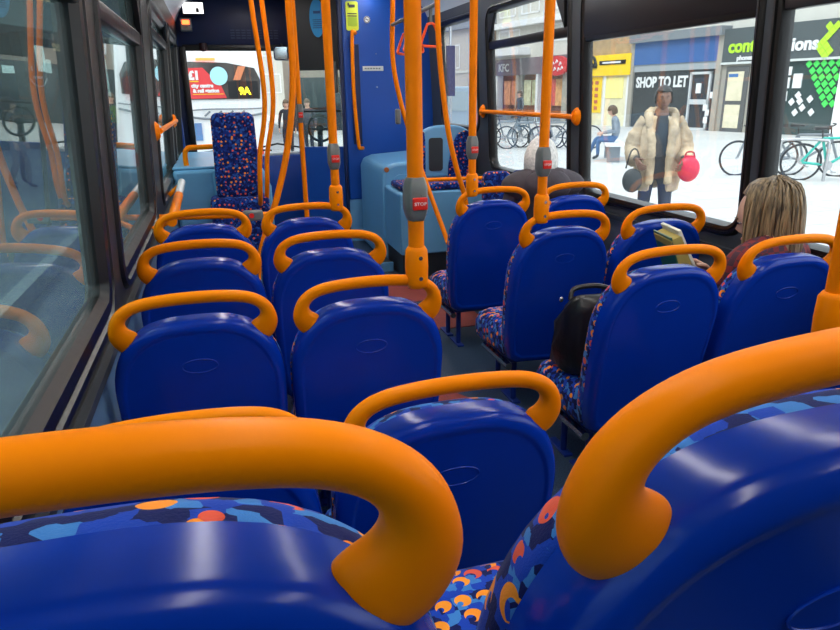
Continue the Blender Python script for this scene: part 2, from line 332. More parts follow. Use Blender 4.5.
sc = MB(); sc.cyl((.33, -.004, 1.55), (.33, 0, 1.55), .006, 8).cyl((.33, -.004, 1.86), (.33, 0, 1.86), .006, 8); sc.build('screw', 'steel', bh)
st = empty('cctv_sticker', (1.34, 6.893, 2.17), 0, 'yellow-green camera warning sticker at the top of the blue bulkhead', 'sticker')
MB().prism(rrect(-.055, .065, -.10, .16, .02), -.004, 0, 'y').build('sheet', 'yellow', st, smooth=0)
p = MB(); p.box(-.025, .035, -.007, -.004, .105, .13).box(-.035, -.02, -.007, -.004, .12, .145)
for k in range(2): p.box(-.04, .05, -.007, -.004, .045-k*.02, .055-k*.02)
p.build('print', 'black', st, smooth=0)
MB().prism(rrect(-.04, .05, -.06, .02, .01), -.0065, -.004, 'y').build('green_band', mat('lime_band', (.35, .5, .02, 1), .5), st, smooth=0)
st = empty('no_smoking_sticker', (1.49, 6.893, 2.17), 0, 'small round white no smoking sticker on the blue bulkhead', 'sticker')
rg = MB(); rg.prism([(.032*math.cos(a*math.pi/12), .032*math.sin(a*math.pi/12)) for a in range(24)], -.003, 0, 'y'); rg.build('disc', 'white', st, smooth=0)
rg = MB(); rg.tube([(.026*math.cos(a*math.pi/12), -.004, .026*math.sin(a*math.pi/12)) for a in range(24)], .004, 6, closed=True).box(-.016, .016, -.006, -.003, -.004, .004); rg.tube([(-.018, -.005, .018), (.018, -.005, -.018)], .003, 6); rg.build('symbol', 'grey', st)
st = MB().box(0, .21, -.004, 0, -.022, .022).build('white_label', mat('label_white', (.55, .58, .58, 1), .5), None, bevel=.002); st.location = (1.43, 6.899, 1.725); tag(st, 'narrow white printed label on the blue bulkhead', 'label')
p = MB(); [p.box(.02+k*.028, .04+k*.028, -.006, -.004, -.006, .006) for k in range(6)]; p.build('print', 'grey', st, smooth=0)
o = MB().tube(bez([(1.37, 6.895, 2.05), (1.34, 6.83, 2.05), (1.32, 6.81, 2.0), (1.315, 6.81, 1.5), (1.34, 6.81, 1.02), (1.36, 6.83, .97), (1.40, 6.895, .96)], 6), .018).build('handrail', 'pole'); tag(o, 'long upright orange grab handle on the blue bulkhead', 'grab handle')
# steering wheel and mirrors
sw = empty('steering_wheel', (1.06, 7.48, 1.14), 0, 'dark steering wheel seen through the cab door window', 'steering wheel')
MB().tube([(.13*math.cos(a*math.pi/16), .06*math.sin(a*math.pi/16), .13*math.sin(a*math.pi/16)) for a in range(32)], .014, 8, closed=True).build('rim', 'black', sw)
MB().tube([(-.125, 0, 0), (0, .03, -.01), (.125, 0, 0)], .012, 8).tube([(0, .03, 0), (0, -.05, -.12)], .012, 8).ball((0, .02, 0), .045, .03, .04).build('hub', 'black', sw)
MB().cyl((0, .03, 0), (.0, .10, -.28), .03).build('column', 'black', sw)
mi = empty('interior_mirror', (.73, 7.55, 1.90), 0, 'bluish interior mirror hanging at the top right of the windscreen', 'mirror')
MB().prism(rrect(-.10, .10, -.07, .07, .03), -.02, .02, 'y').build('housing', 'navy', mi, bevel=.005)
MB().prism(rrect(-.09, .09, -.06, .06, .03), -.024, -.02, 'y').build('mirror_face', mat('mirror_face', (.35, .5, .6, 1), .1, 1), mi, smooth=0)
MB().tube([(0, 0, .06), (0, .14, .10)], .01).build('stalk', 'black', mi)
vc = empty('ceiling_camera', (-.065, 7.63, 2.0), 0, 'small dark red camera housing under the header above the windscreen', 'camera')
MB().cyl((0, 0, -.06), (0, .0, .0), .036, r2=.04).ball((0, 0, -.06), .036, .036, .02).build('housing', mat('dark_maroon', (.03, .006, .008, 1), .4), vc)
il = empty('lit_notice_panel', (-.125, 7.55, 2.325), 0, 'bright white lit panel at the top left above the windscreen', 'panel')
MB().box(-.10, .11, -.03, .03, -.07, .045).build('housing', 'black', il, bevel=.006); MB().box(-.09, .10, -.034, -.03, -.06, .04).build('lit_face', 'whitelamp', il, smooth=0)
MB().box(.03, .06, -.04, -.034, -.05, -.01).build('dark_mark', 'black', il, smooth=0)
il = empty('warning_lamp', (-.20, 7.55, 2.175), 0, 'glowing orange red lamp below the lit panel at top left', 'lamp')
MB().box(-.06, .05, -.02, .06, -.07, .05).build('housing', 'grey', il, bevel=.008); MB().box(-.04, .03, -.03, -.02, -.01, .03).build('lens', 'redlamp', il, bevel=.004)
dp = MB().box(-.372, -.345, 7.36, 7.50, .78, 2.0).build('door_post', 'blue', None, bevel=.006); tag(dp, 'narrow bright blue post at the front left beside the windscreen', 'post')

# light blue boxes of the front saloon
hb = empty('wheel_arch_box', (0, 5.46, 0), 0, 'light blue wheel arch cover behind the tall wheelchair backrest', 'cover')
MB().prism([(-.370, 0), (.36, 0), (.36, .80), (.30, .955), (-.370, .955)], 0, 1.6, 'y').build('body', 'ltblue', hb, bevel=.03, segs=3)
MB().box(-.37, .27, .02, 1.55, .952, .975).build('top_ledge', 'ltblue', hb, bevel=.01)
ub = MB().tube(bez([(-.27, 5.62, .97), (-.27, 5.62, 1.06), (-.25, 5.62, 1.10), (-.20, 5.62, 1.11), (.10, 5.62, 1.11), (.16, 5.62, 1.08), (.17, 5.62, .97)], 5), .020).build('grab_rail', 'pole'); tag(ub, 'short orange hoop rail on the light blue cover beside the wheelchair backrest', 'rail')
bx = empty('luggage_box', (1.36, 5.86, 0), 0, 'tall pale blue box with rounded top corner in front of the bulkhead', 'box')
MB().prism([(0, 0), (0, .80), (.03, .87), (.12, .90), (.60, .93), (.60, 0)], 0, 1.02, 'y').build('body', 'ltblue', bx, bevel=.03, segs=3)
MB().prism(rrect(.10, .55, .18, .80, .06), -.012, .01, 'y').build('front_panel', 'ltblue', bx, bevel=.006)
MB().cyl((.035, -.01, .845), (.035, .01, .845), .022).build('catch', mat('copper_catch', (.5, .16, .05, 1), .35, .6), bx)
pl = empty('seat_plinth', (1.36, 5.26, 0), 0, 'light blue plinth under the backward facing front seat', 'plinth')
MB().prism([(0, .20), (0, .70), (.02, .72), (.80, .72), (.80, .20)], 0, .56, 'y').build('panel', 'ltblue', pl, bevel=.02, segs=3)
MB().box(.02, .80, .02, .56, 0, .20).build('kick_panel', 'kick', pl)
sb = empty('floor_step', (1.12, 5.55, 0), 0, 'low dark step with an orange edge beside the light blue box', 'step')
MB().box(.0, .23, 0, .50, 0, .08).build('tread', 'sash', sb, bevel=.01); MB().box(-.02, .0, 0, .50, 0, .085).build('nosing', mat('orange_nosing', (.6, .18, .06, 1), .6), sb, smooth=0); MB().box(0, .235, -.02, 0, 0, .085).build('riser', 'ltblue', sb, bevel=.004)

# ------------------------------------------------------------------ seats
def shell_outline(dz=0, k=1.0):
    P = []; HW = .233*k; n = 30
    for i in range(n+1):                                # top arch, right to left
        x = HW*math.cos(math.pi*i/n); t = abs(x/HW); z = .70+(.222+dz)*max(0, 1-t**3.0)**.5; P.append((x, z))
    P += [(-.2325*k, .60), (-.228*k, .48), (-.220*k, .36), (-.206*k, .285), (-.17*k, .258), (0, .250), (.17*k, .258), (.206*k, .285), (.220*k, .36), (.228*k, .48), (.2325*k, .60)]
    return P
def lean_y(z): return (1.0-z)*.20
def ring(P, s, off, cz=.58, sz=None):
    sz = sz or s
    return [Vector((x*s, lean_y(cz+(z-cz)*sz)+off, cz+(z-cz)*sz)) for x, z in P]
def seat_meshes():
    D = {}
    P = shell_outline()
    mb = MB(); rings = [ring(P, 1.0, .030), ring(P, 1.0, .002), ring(P, .992, -.012, sz=.995), ring(P, .972, -.022, sz=.985), ring(P, .94, -.029, sz=.965), ring(P, .90, -.033, sz=.925), ring(P, .885, -.033, sz=.90), ring(P, .874, -.030, sz=.888), ring(P, .85, -.030, sz=.87)]
    for s in (.7, .5, .3, .12): rings.append(ring(P, s, -.030-.004*(1-s), sz=s*.98))
    mb.loft(rings, True, True); D['backrest'] = mb.build('backrest_shell', 'shell', smooth=50)
    ov = MB(); zc = .782; ov.tube([(.047*math.cos(a*math.pi/16), lean_y(zc+.022*math.sin(a*math.pi/16))-.0325, zc+.022*math.sin(a*math.pi/16)) for a in range(32)], .0016, 6, closed=True); D['emblem'] = ov.build('oval_emblem', 'shell')
    mb = MB(); Q = shell_outline(-.005, 1.005)
    rings = [ring(Q, .98, .028), ring(Q, 1.0, .033), ring(Q, 1.001, .047, sz=.998), ring(Q, .995, .062, sz=.984), ring(Q, .97, .076, sz=.965), ring(Q, .90, .080, sz=.91), ring(Q, .7, .070), ring(Q, .4, .068), ring(Q, .12, .067)]
    mb.loft(rings, True, True); D['pad'] = mb.build('backrest_pad', 'fabric', smooth=60)
    mb = MB(); rings = []
    for z, ins, rr in ((.262, .05, .06), (.272, .018, .06), (.30, .0, .07), (.37, .0, .07), (.405, .012, .07), (.425, .04, .06), (.432, .09, .05)):
        r = rrect(-.215+ins, .215-ins, .16+ins*.4, .60-ins, rr); rings.append([Vector((x, y, z-(y-.16)*.06)) for x, y in r])
    mb.loft(rings, True, True); D['cushion'] = mb.build('seat_cushion', 'fabric', smooth=60)
    mb = MB().box(-.16, .16, .21, .52, .215, .262); D['pan'] = mb.build('seat_pan', 'shell_low', bevel=.02, segs=3)
    # handle: swept hoop with flared feet
    half = [((-.154, .874), (-.55, -.83), .017, .010), ((-.162, .874), (-.60, -.80), .030, .019), ((-.172, .880), (-.66, -.75), .037, .021), ((-.185, .893), (-.78, -.62), .036, .021), ((-.196, .912), (-.96, -.28), .029, .021),
            ((-.1965, .935), (-1, .05), .0205, .020), ((-.187, .957), (-.92, .38), .0190, .019), ((-.168, .974), (-.66, .75), .0180, .0180), ((-.140, .986), (-.36, .93), .0180, .0180), ((-.10, .9925), (-.16, .99), .0180, .0180), ((-.05, .996), (-.06, 1), .0180, .0180), ((0, .997), (0, 1), .0180, .0180)]
    seq = half+[((-c[0], c[1]), (-a[0], a[1]), ra, rb) for c, a, ra, rb in reversed(half[:-1])]
    rings = []; n = 16
    for (cx, cz), (ax, az), ra, rb in seq:
        l = math.hypot(ax, az); ax /= l; az /= l; rg = []
        for k in range(n):
            a = 2*math.pi*k/n; u = ra*math.cos(a); v = rb*math.sin(a); z = cz+az*u-.0180+.003; rg.append(Vector((cx+ax*u, lean_y(z)+v, z)))
        rings.append(rg)
    o = MB().loft(rings, True, True).build('handle', 'orange', smooth=80)
    sm = o.modifiers.new('sub', 'SUBSURF'); sm.levels = 1; sm.render_levels = 2; D['handle'] = o
    mb = MB(); mb.tube([(0, .25, .23), (0, .25, .01)], .015, 10).box(-.02, .02, .20, .36, 0, .012); D['leg'] = mb.build('leg', 'shell_low', bevel=.002)
    mb = MB(); mb.tube([(-.17, .2, .21), (-.17, .52, .21)], .018, 8).tube([(.17, .2, .21), (.17, .52, .21)], .018, 8).tube([(-.17, .3, .21), (.17, .3, .21)], .016, 8); D['frame'] = mb.build('seat_frame', 'steel')
    return D
SEAT = seat_meshes()
_proto = None
def seat(x, y, z, label, name='bus_seat', rz=0, handle=True, first=[True]):
    r = empty(name, (x, y, z), rz, label, 'seat', 'blue bus seats with orange handles')
    src = list(SEAT.items())
    for k, o in src:
        if k == 'handle' and not handle: continue
        reps = [(-.12, 0), (-.12, .20)] if k == 'leg' else [(0, 0)]
        for dx, dy in reps:
            if first[0] and not (k == 'leg' and dy > 0): c = o
            else: c = o.copy(); COL.objects.link(c)
            c.parent = r; c.location = (dx, dy, 0)
    first[0] = False
    return r
XC = dict(LW=-.115, LA=.369, RA=1.418, RW=1.919)
YL = {1: .27, 2: 1.054, 3: 1.795, 4: 2.498, 5: 3.221}; YR = {4: 1.06, 3: 1.841, 2: 2.579, 1: 3.411}
LB = {('LW', 1): 'nearest blue seat back at bottom left, its thick orange handle cut by the frame', ('LA', 1): 'nearest blue seat back at bottom right, its big orange handle cut by the frame',
 ('LW', 2): 'left window seat mostly hidden behind the biggest orange handle', ('LA', 2): 'blue seat with orange handle in the middle foreground, standing alone above the two nearest handles',
 ('LW', 3): 'left window seat with full blue back, second from the camera along the window', ('LA', 3): 'left aisle seat whose handle carries the thick central orange pole',
 ('LW', 4): 'left window seat with orange handle, second from the front of its column', ('LA', 4): 'left aisle seat between the central pole seat and the front row',
 ('LW', 5): 'frontmost left window seat, just behind the wheelchair backrest', ('LA', 5): 'frontmost left aisle seat with a pole clamped on its handle',
 ('RA', 4): 'right aisle seat at the right edge, hidden behind the big orange handle', ('RA', 3): 'right aisle seat with a black bag propped on its cushion',
 ('RA', 2): 'right aisle seat with a pole rising from the left of its handle, second from front', ('RA', 1): 'frontmost right aisle seat, behind the light blue plinth',
 ('RW', 3): 'right window seat where the blonde woman sits', ('RW', 2): 'right window seat in front of the reading woman', ('RW', 1): 'right window seat where the white haired passenger sits'}
for (c, i), lb in LB.items():
    seat(XC[c]+{('LA', 1): .017, ('LA', 2): .006}.get((c, i), 0), (YL if c[0] == 'L' else YR)[i], .363 if i == 1 and c[0] == 'L' else 0, lb)

# wheelchair backrest
wb = empty('wheelchair_backrest', (.105, 5.32, 0), 0, 'tall patterned wheelchair backrest pad facing the rear in front of the windscreen', 'backrest')
mb = MB(); rings = []
for y, ins in ((.10, .0), (-.02, 0), (-.04, .008), (-.052, .03), (-.055, .06)):
    pts = []
    for x, z in rrect(-.155+ins, .155-ins, .74+ins, 1.37-ins, .05): pts.append(Vector((x*(1+.12*(1.38-z)), y, z)))
    rings.append(pts)
mb.loft(rings, True, True).build('back_pad', 'fabdark', wb, smooth=60)
mb = MB(); rings = []
for y, ins in ((.10, 0), (-.07, 0), (-.10, .01), (-.115, .04)):
    rings.append([Vector((x, y, z)) for x, z in rrect(-.22+ins, .215-ins, .30+ins, .76-ins, .04)])
mb.loft(rings, True, True).build('lower_pad', 'fabdark', wb, smooth=60)
MB().box(-.18, .18, .10, .14, .28, .95).build('support', 'ltblue', wb, bevel=.01)
# backward-facing seats at the front right
rs = empty('bus_seat', (1.88, 5.70, .30), math.pi, 'backward facing seat on the light blue plinth, pale blue shell with dark patterned pads', 'seat')
MB().prism([(x*1.22, z) for x, z in shell_outline() if z > .42 or abs(x) > 5]+[], -.02, .05, 'y').build('backrest_shell', 'ltblue', rs, bevel=.02, segs=3)
for P_ in ([(.19, .46), (.265, .46), (.265, .78), (.24, .86), (.20, .88), (.19, .80)], [(-.265, .46), (-.01, .46), (-.02, .60), (-.05, .76), (-.10, .85), (-.18, .88), (-.24, .84), (-.265, .74)]):
    MB().prism(P_, .05, .085, 'y').build('backrest_pad', 'fabdark', rs, bevel=.02, segs=3)
MB().prism(rrect(.03, .155, .54, .82, .025), .05, .06, 'y').build('recess_panel', 'kick', rs, smooth=0)
MB().prism(rrect(-.25, .50, .425, .48, .026), .03, .42, 'y').build('seat_cushion', 'fabdark', rs, bevel=.02, segs=3)
rb = empty('bus_seat', (1.80, 4.50, 0), math.pi, 'low patterned backward facing bench in front of the white haired passenger', 'seat')
for x0, x1 in ((-.355, -.185), (-.165, .04)): MB().prism(rrect(x0, x1, .45, .955, .05), 0, .09, 'y').build('backrest_pad', 'fabdark', rb, bevel=.025, segs=3)
MB().prism(rrect(-.355, .26, .40, .50, .04), .06, .44, 'y').build('seat_cushion', 'fabric', rb, bevel=.02, segs=3)
MB().box(-.33, .12, .06, .40, 0, .40).build('base', 'wallgrey', rb, bevel=.01)
# ------------------------------------------------------------------ poles
def clamp(p, z0, z1, x=0, y=0, r=.034):
    rings = []
    for z, s in ((z0-.004, .55), (z0, .85), (z0+.015, .95), ((z0+z1)/2, 1.0), (z1-.012, .95), (z1, .72)):
        rings.append([Vector((x+r*s*math.cos(a*math.pi/10), y+r*.9*s*math.sin(a*math.pi/10), z)) for a in range(20)])
    c = MB().loft(rings).build('clamp', 'orange', p, smooth=60)
    [MB().cyl((x+.004, y-r*.9-.001, zz), (x+.004, y-r*.9+.006, zz), .006, 10).build('screw', 'steel', c) for zz in (z0+.03, z1-.03)]
def stop_box(p, z0, z1, x=0, y=0, lab=True, rz=0, k=1):
    b = empty('stop_button_box', (x, y, 0), rz); b.parent = p; b.scale = (k, k, 1)
    rings = []
    for z, s in ((z0, .72), (z0+.012, .85), (z0+.03, 1), (z1-.03, 1), (z1-.012, .85), (z1, .72)):
        rings.append([Vector((u*s*.88, v*s*.95, z)) for u, v in ((-.021, -.032), (.021, -.032), (.031, -.012), (.031, .02), (.018, .03), (-.018, .03), (-.031, .02), (-.031, -.012))])
    MB().loft(rings).build('housing', 'grey', b, smooth=0, bevel=.003)
    zc = z0+(z1-z0)*.42
    MB().prism(rrect(-.016, .020, zc-.017, zc+.017, .004), -.036, -.028, 'y').build('button', 'red', b, smooth=0, bevel=.002)
    if lab: text('STOP', .0125, 'white', b, (.002, -.0365, zc-.004), depth=.0004, align='CENTER')
def pole(x, y, z0, z1, label, clampz=(.955, 1.075), boxz=(1.15, 1.27), r=.0205, ox=0):
    p = empty('grab_pole', (x, y, 0), 0, label, 'pole', 'upright orange poles')
    MB().cyl((0, 0, z0), (0, 0, z1), r, 20).build('tube', 'pole', p)
    if clampz: clamp(p, *clampz)
    if boxz: stop_box(p, *boxz, k=max(.85, r/.0195))
    MB().cyl((0, 0, z1-.03), (0, 0, z1), .035, 20).build('ceiling_flange', 'orange', p)
    return p
pole(.508, 1.795, .97, ZC, 'thick central orange pole with the nearest grey stop button box', r=.0228)
pole(.512, 3.22, .97, ZC, 'orange pole with stop button on the frontmost left aisle seat')
pole(1.283, 3.41, .97, ZC, 'orange pole with stop button on the frontmost right aisle seat')
pole(1.287, 2.58, .965, ZC, 'orange pole with stop button in front of the white haired passenger')
pole(1.225, 1.06, .97, ZC, 'orange pole cut off by the right edge of the photograph', boxz=None, r=.019)
p = pole(.535, 4.70, 0, ZC, 'slim orange pole with a small grey button box beside the cab door', clampz=None, boxz=(1.31, 1.43), r=.0165)
def rail(label, pts, r=.0175, name='curved_rail', n=8):
    o = MB().tube(bez(pts, n), r, 14).build(name, 'pole'); return tag(o, label, 'rail')
rail('curved orange rail right behind the wheelchair backrest, left one of the slim pair', [(.30, 5.08, ZC), (.30, 5.08, 2.1), (.335, 5.08, 1.60), (.325, 5.08, 1.35), (.27, 5.08, 1.08), (.25, 5.10, .80), (.25, 5.22, .7)])
rail('curved orange rail beside the wheelchair backrest, right one of the slim pair', [(.375, 5.18, ZC), (.38, 5.18, 2.1), (.405, 5.18, 1.60), (.39, 5.18, 1.35), (.33, 5.18, 1.08), (.31, 5.2, .85), (.30, 5.3, .7)])
rail('bowed orange rail coming down between the two front left seats', [(.45, 4.2, ZC), (.455, 4.2, 2.0), (.45, 4.2, 1.57), (.39, 4.18, 1.2), (.30, 4.15, .90), (.20, 4.1, .66), (.14, 4.05, .45), (.12, 4.0, 0)], .0195)
c = rail('curved orange rail left of the hanging straps', [(1.27, 5.0, ZC), (1.27, 5, 2.1), (1.262, 5, 1.72), (1.31, 4.98, 1.42), (1.385, 4.95, 1.15), (1.42, 4.85, .95), (1.52, 4.62, .52), (1.53, 4.55, .44)])
cb = MB().box(1.262, 1.302, 4.95, 4.99, 1.27, 1.38).build('button_box', 'grey', c, bevel=.012)
rail('curved orange rail right of the hanging straps', [(1.345, 4.2, ZC), (1.345, 4.2, 2.02), (1.36, 4.2, 1.68), (1.41, 4.2, 1.28), (1.47, 4.2, 1.02), (1.535, 4.2, .80), (1.56, 4.2, .5)])
rail('horizontal orange rail between the poles at the front right', [(1.30, 4.4, .915), (1.45, 4.9, .862), (1.95, 4.9, .855), (2.165, 4.9, .85)], .014)
# strap bar and straps
sbm = MB().tube([(1.262, 5.0, 1.95), (1.35, 4.2, 2.0)], .013, 12).build('strap_bar', 'grey'); tag(sbm, 'metal bar under the ceiling that carries the orange straps', 'bar')
for k, (t, lb) in enumerate(((.35, 'hanging orange strap loop, left of the central pole'), (.50, 'hanging orange strap loop, half behind the central pole'), (.86, 'hanging orange strap loop, right of the central pole'))):
    bx_, by_, bz_ = 1.262+.088*t, 5-.8*t, 1.95+.05*t
    s = empty('hanging_strap', (bx_, by_, bz_-.01), R(30), lb, 'strap', 'hanging straps')
    MB().box(-.011, .011, -.004, .004, -.08, .02).build('webbing', 'grey', s)
    MB().tube(bez([(-.03, 0, -.09), (.03, 0, -.09), (.085, 0, -.19), (.075, 0, -.215), (-.075, 0, -.215), (-.085, 0, -.19), (-.03, 0, -.09)], 4)[:-1], .009, 8, closed=True).build('loop', 'hook', s)
# rails by the windows
def window_bar(side, y0, y1, z, label):
    x = WX(side, z, .035); o = empty('window_bar', (0, 0, 0), 0, label, 'rail')
    MB().tube([(x, y0, z), (x, y1, z)], .016, 12).build('bar', 'pole', o)
    for y in (y0, y1):
        MB().cyl((WX(side, z, 0.013), y, z), (x+.0*side, y, z), .055, 20, r2=.036).build('bracket', 'pole', o)
window_bar(-1, 4.16, 5.9, 1.305, 'short orange bar across the third left window'); window_bar(1, 3.86, 5.44, 1.335, 'orange bar across the right window behind the white haired passenger')
o = empty('wall_rail', (0, 0, 0), 0, 'orange rail with a clear end along the left wall under the third window', 'rail')
MB().tube([(-.27, 3.5, .90), (-.275, 4.35, .915)], .026, 14).build('tube', 'pole', o)
MB().tube([(-.275, 4.36, .915), (-.28, 4.9, .93)], .026, 14).build('clear_end', mat('clear_sleeve', (.75, .78, .8, 1), .1), o)
MB().tube([(-.27, 3.55, .90), (-.365, 3.55, .86)], .014).tube([(-.28, 4.8, .93), (-.365, 4.8, .86)], .014).build('bracket', 'pole', o)
o = empty('guard_rail', (0, 3.9, .84), 0, 'low orange crossbar with a grey button box in front of the first left seats', 'rail')
MB().tube([(-.36, 0, .02), (.22, 0, 0)], .017, 12).build('tube', 'pole', o)
g = MB().box(.085, .195, -.028, .028, -.028, .028).build('button_box', 'grey', o, bevel=.01); MB().cyl((.13, -.034, .004), (.13, -.026, .004), .014, 16).build('button', 'red', o)
# unseen ceiling strips, added as fill light for the saloon
for k, (x, lb) in enumerate(((.30, 'unseen ceiling strip added as fill light above the left seats'), (1.50, 'unseen ceiling strip added as fill light above the right aisle seats'))):
    o = empty('ceiling_fill_light', (x, 0, ZC), 0, lb, 'light', 'added ceiling fill lights')
    MB().box(-.08, .08, -1.0, 7.0, -.02, 0).build('housing', 'white', o, bevel=.004); MB().box(-.06, .06, -.98, 6.98, -.026, -.02).build('diffuser', 'lamp', o, smooth=0)

# ------------------------------------------------------------------ people
def skin_bake(J, E, root, sub=1):
    names = list(J); idx = {n: i for i, n in enumerate(names)}
    me = bpy.data.meshes.new('sk'); me.from_pydata([J[n][0] for n in names], [(idx[a], idx[b]) for a, b in E], [])
    o = bpy.data.objects.new('sk', me); COL.objects.link(o); o.modifiers.new('s', 'SKIN'); 
    if not me.skin_vertices: return me
    for n in names:
        r = J[n][1]; r = r if isinstance(r, tuple) else (r, r); sv = me.skin_vertices[0].data[idx[n]]; sv.radius = r; sv.use_root = (n == root)
    m = o.modifiers.new('u', 'SUBSURF'); m.levels = sub+1; m.render_levels = sub+1
    bpy.context.view_layer.update(); dg = bpy.context.evaluated_depsgraph_get()
    out = bpy.data.meshes.new_from_object(o.evaluated_get(dg)); bpy.data.objects.remove(o); return out
def head_mesh(mb, c, yaw, pitch=0, s=1.0, mi=0):
    """a head 0.23 m tall, facing local +Y before yaw; skull, jaw, nose, brow, ears, neck stub"""
    V = []; F = []; n = 28; h = 22
    for i in range(h+1):
        t = math.pi*i/h; z = -math.cos(t)
        for k in range(n):
            a = 2*math.pi*k/n; x = math.sin(t)*math.cos(a); y = math.sin(t)*math.sin(a)
            X = x*.076; Yy = y*.098; Z = z*.118
            if z < 0: X *= 1-.30*(-z)**1.3; Yy = Yy*(1-.12*(-z)) + (.010*(-z) if y > 0 else -.0+.030*(-z)**1.2)
            if y > 0:
                f = max(0, y)
                nose = math.exp(-((x/.16)**2))*math.exp(-(((z+.18)/.17)**2))*f; Yy += .024*nose
                Yy += .006*math.exp(-((z-.16)/.10)**2)*f*math.exp(-((x/.6)**2))                  # brow
                for sx in (-1, 1): Yy -= .010*math.exp(-(((x-sx*.38)/.17)**2))*math.exp(-(((z-.02)/.11)**2))*f
                Yy += .007*math.exp(-((x/.28)**2))*math.exp(-(((z+.52)/.09)**2))*f; Yy += .007*math.exp(-((x/.3)**2))*math.exp(-(((z+.86)/.14)**2))
            V.append(Vector((X*s, Yy*s, Z*s)))
    for i in range(h):
        for k in range(n): F.append((i*n+k, i*n+(k+1) % n, (i+1)*n+(k+1) % n, (i+1)*n+k))
    Mx = Matrix.Translation(c) @ Matrix.Rotation(yaw, 4, 'Z') @ Matrix.Rotation(pitch, 4, 'X')
    mb.add([Mx @ v for v in V], F, mi)
    for sx in (-1, 1):
        e = MB(); e.ball((sx*.077*s, -.008*s, -.012*s), .012*s, .022*s, .032*s, 12); mb.add([Mx @ Vector(v) for v in e.v], e.f, mi)
    return Mx
def face_parts(Mx, root, s=1.0, lip='skin', dark=False):
    e = MB()
    for sx in (-1, 1): e.ball((sx*.029*s, .084*s, .004*s), .011*s, .009*s, .0048*s, 10)
    e.xf(Mx); e.build('eye', 'eyewhite', root)
    e = MB()
    for sx in (-1, 1): e.ball((sx*.029*s, .0945*s, .004*s), .005*s, .003*s, .005*s, 8)
    e.xf(Mx); e.build('pupil', 'black', root)
    e = MB()
    for sx in (-1, 1): e.tube([(sx*.015*s, .099*s, .022*s), (sx*.03*s, .098*s, .028*s), (sx*.047*s, .087*s, .022*s)], .003*s, 6)
    e.xf(Mx); e.build('eyebrow', 'black' if dark else hair_m['brown'], root)
    e = MB(); e.ball((0, .1005*s, -.061*s), .022*s, .008*s, .0065*s, 12); e.xf(Mx); e.build('mouth', mat('lips', (.45, .13, .11, 1) if not dark else (.16, .05, .04, 1), .4), root)
def hand(mb, wrist, dirv, palm_n, s=1.0, curl=.5, mi=0, thumb_side=1):
    """palm plus four bent fingers and a thumb, each its own tapered chain"""
    d = Vector(dirv).normalized(); pn = Vector(palm_n); pn = (pn-d*pn.dot(d)).normalized(); sd_ = d.cross(pn)*thumb_side; w = Vector(wrist)
    rings = []
    for t, hw, ht in ((0, .024, .019), (.03, .034, .017), (.06, .041, .015), (.088, .040, .012), (.096, .034, .008)):
        rings.append([w+d*t*s+(sd_*math.cos(a*math.pi/8)*hw+pn*math.sin(a*math.pi/8)*ht)*s for a in range(16)])
    mb.loft(rings, True, True, mi)
    for off, ln in ((.030, .072), (.011, .080), (-.009, .075), (-.028, .058)):
        p = w+d*.085*s+sd_*off*s; pts = [p]; ang = .15; 
        for k, fr in enumerate((.45, .30, .25)):
            ang += curl*.8 if k else curl*.5; p = p+(d*math.cos(ang)+pn*math.sin(ang))*ln*fr*s; pts.append(p)
        mb.tube(bez(pts, 3), [.0085*s*(1-.25*i/9) for i in range(10)], 8, mi)
        mb.ball(pts[-1], .0066*s, n=8, mi=mi)
    p0 = w+d*.03*s+sd_*.026*s; p1 = p0+(sd_*.8+d*.6+pn*.3).normalized()*.038*s; p2 = p1+(sd_*.25+d*.9+pn*.5).normalized()*.032*s
    mb.tube(bez([p0, p1, p2], 4), [.0125*s*(1-.4*i/8) for i in range(9)], 8, mi); mb.ball(p2, .0078*s, n=8, mi=mi)
hair_m = dict(white=mat('white_hair', (.78, .75, .70, 1), .6, noise=.35, nscale=60), brown=mat('brown_hair', (.10, .055, .025, 1), .5, noise=.4, nscale=60), blonde=None, black=mat('black_hair', (.01, .008, .007, 1), .5))
def blonde():
    m, N, L, B = new_mat('dark_blonde_hair'); B.inputs['Roughness'].default_value = .38
    tc = N.new('ShaderNodeTexCoord'); mp = N.new('ShaderNodeMapping'); mp.inputs['Scale'].default_value = (60, 60, 3); n = N.new('ShaderNodeTexNoise'); n.inputs['Scale'].default_value = 1.6; n.inputs['Detail'].default_value = 4
    L.new(tc.outputs['Object'], mp.inputs[0]); L.new(mp.outputs[0], n.inputs['Vector']); r = N.new('ShaderNodeValToRGB')
    r.color_ramp.elements[0].position = .34; r.color_ramp.elements[0].color = (.030, .018, .009, 1); r.color_ramp.elements[1].position = .72; r.color_ramp.elements[1].color = (.42, .29, .15, 1)
    L.new(n.outputs['Fac'], r.inputs[0]); L.new(r.outputs[0], B.inputs['Base Color'])
    b = N.new('ShaderNodeBump'); b.inputs['Strength'].default_value = .5; b.inputs['Distance'].default_value = .004; L.new(n.outputs['Fac'], b.inputs['Height']); L.new(b.outputs[0], B.inputs['Normal']); return m
hair_m['blonde'] = blonde()
def strands(mb, rootpts, paths, r=.004, mi=0):
    for p in paths: mb.tube(bez(p, 4), r, 5, mi)

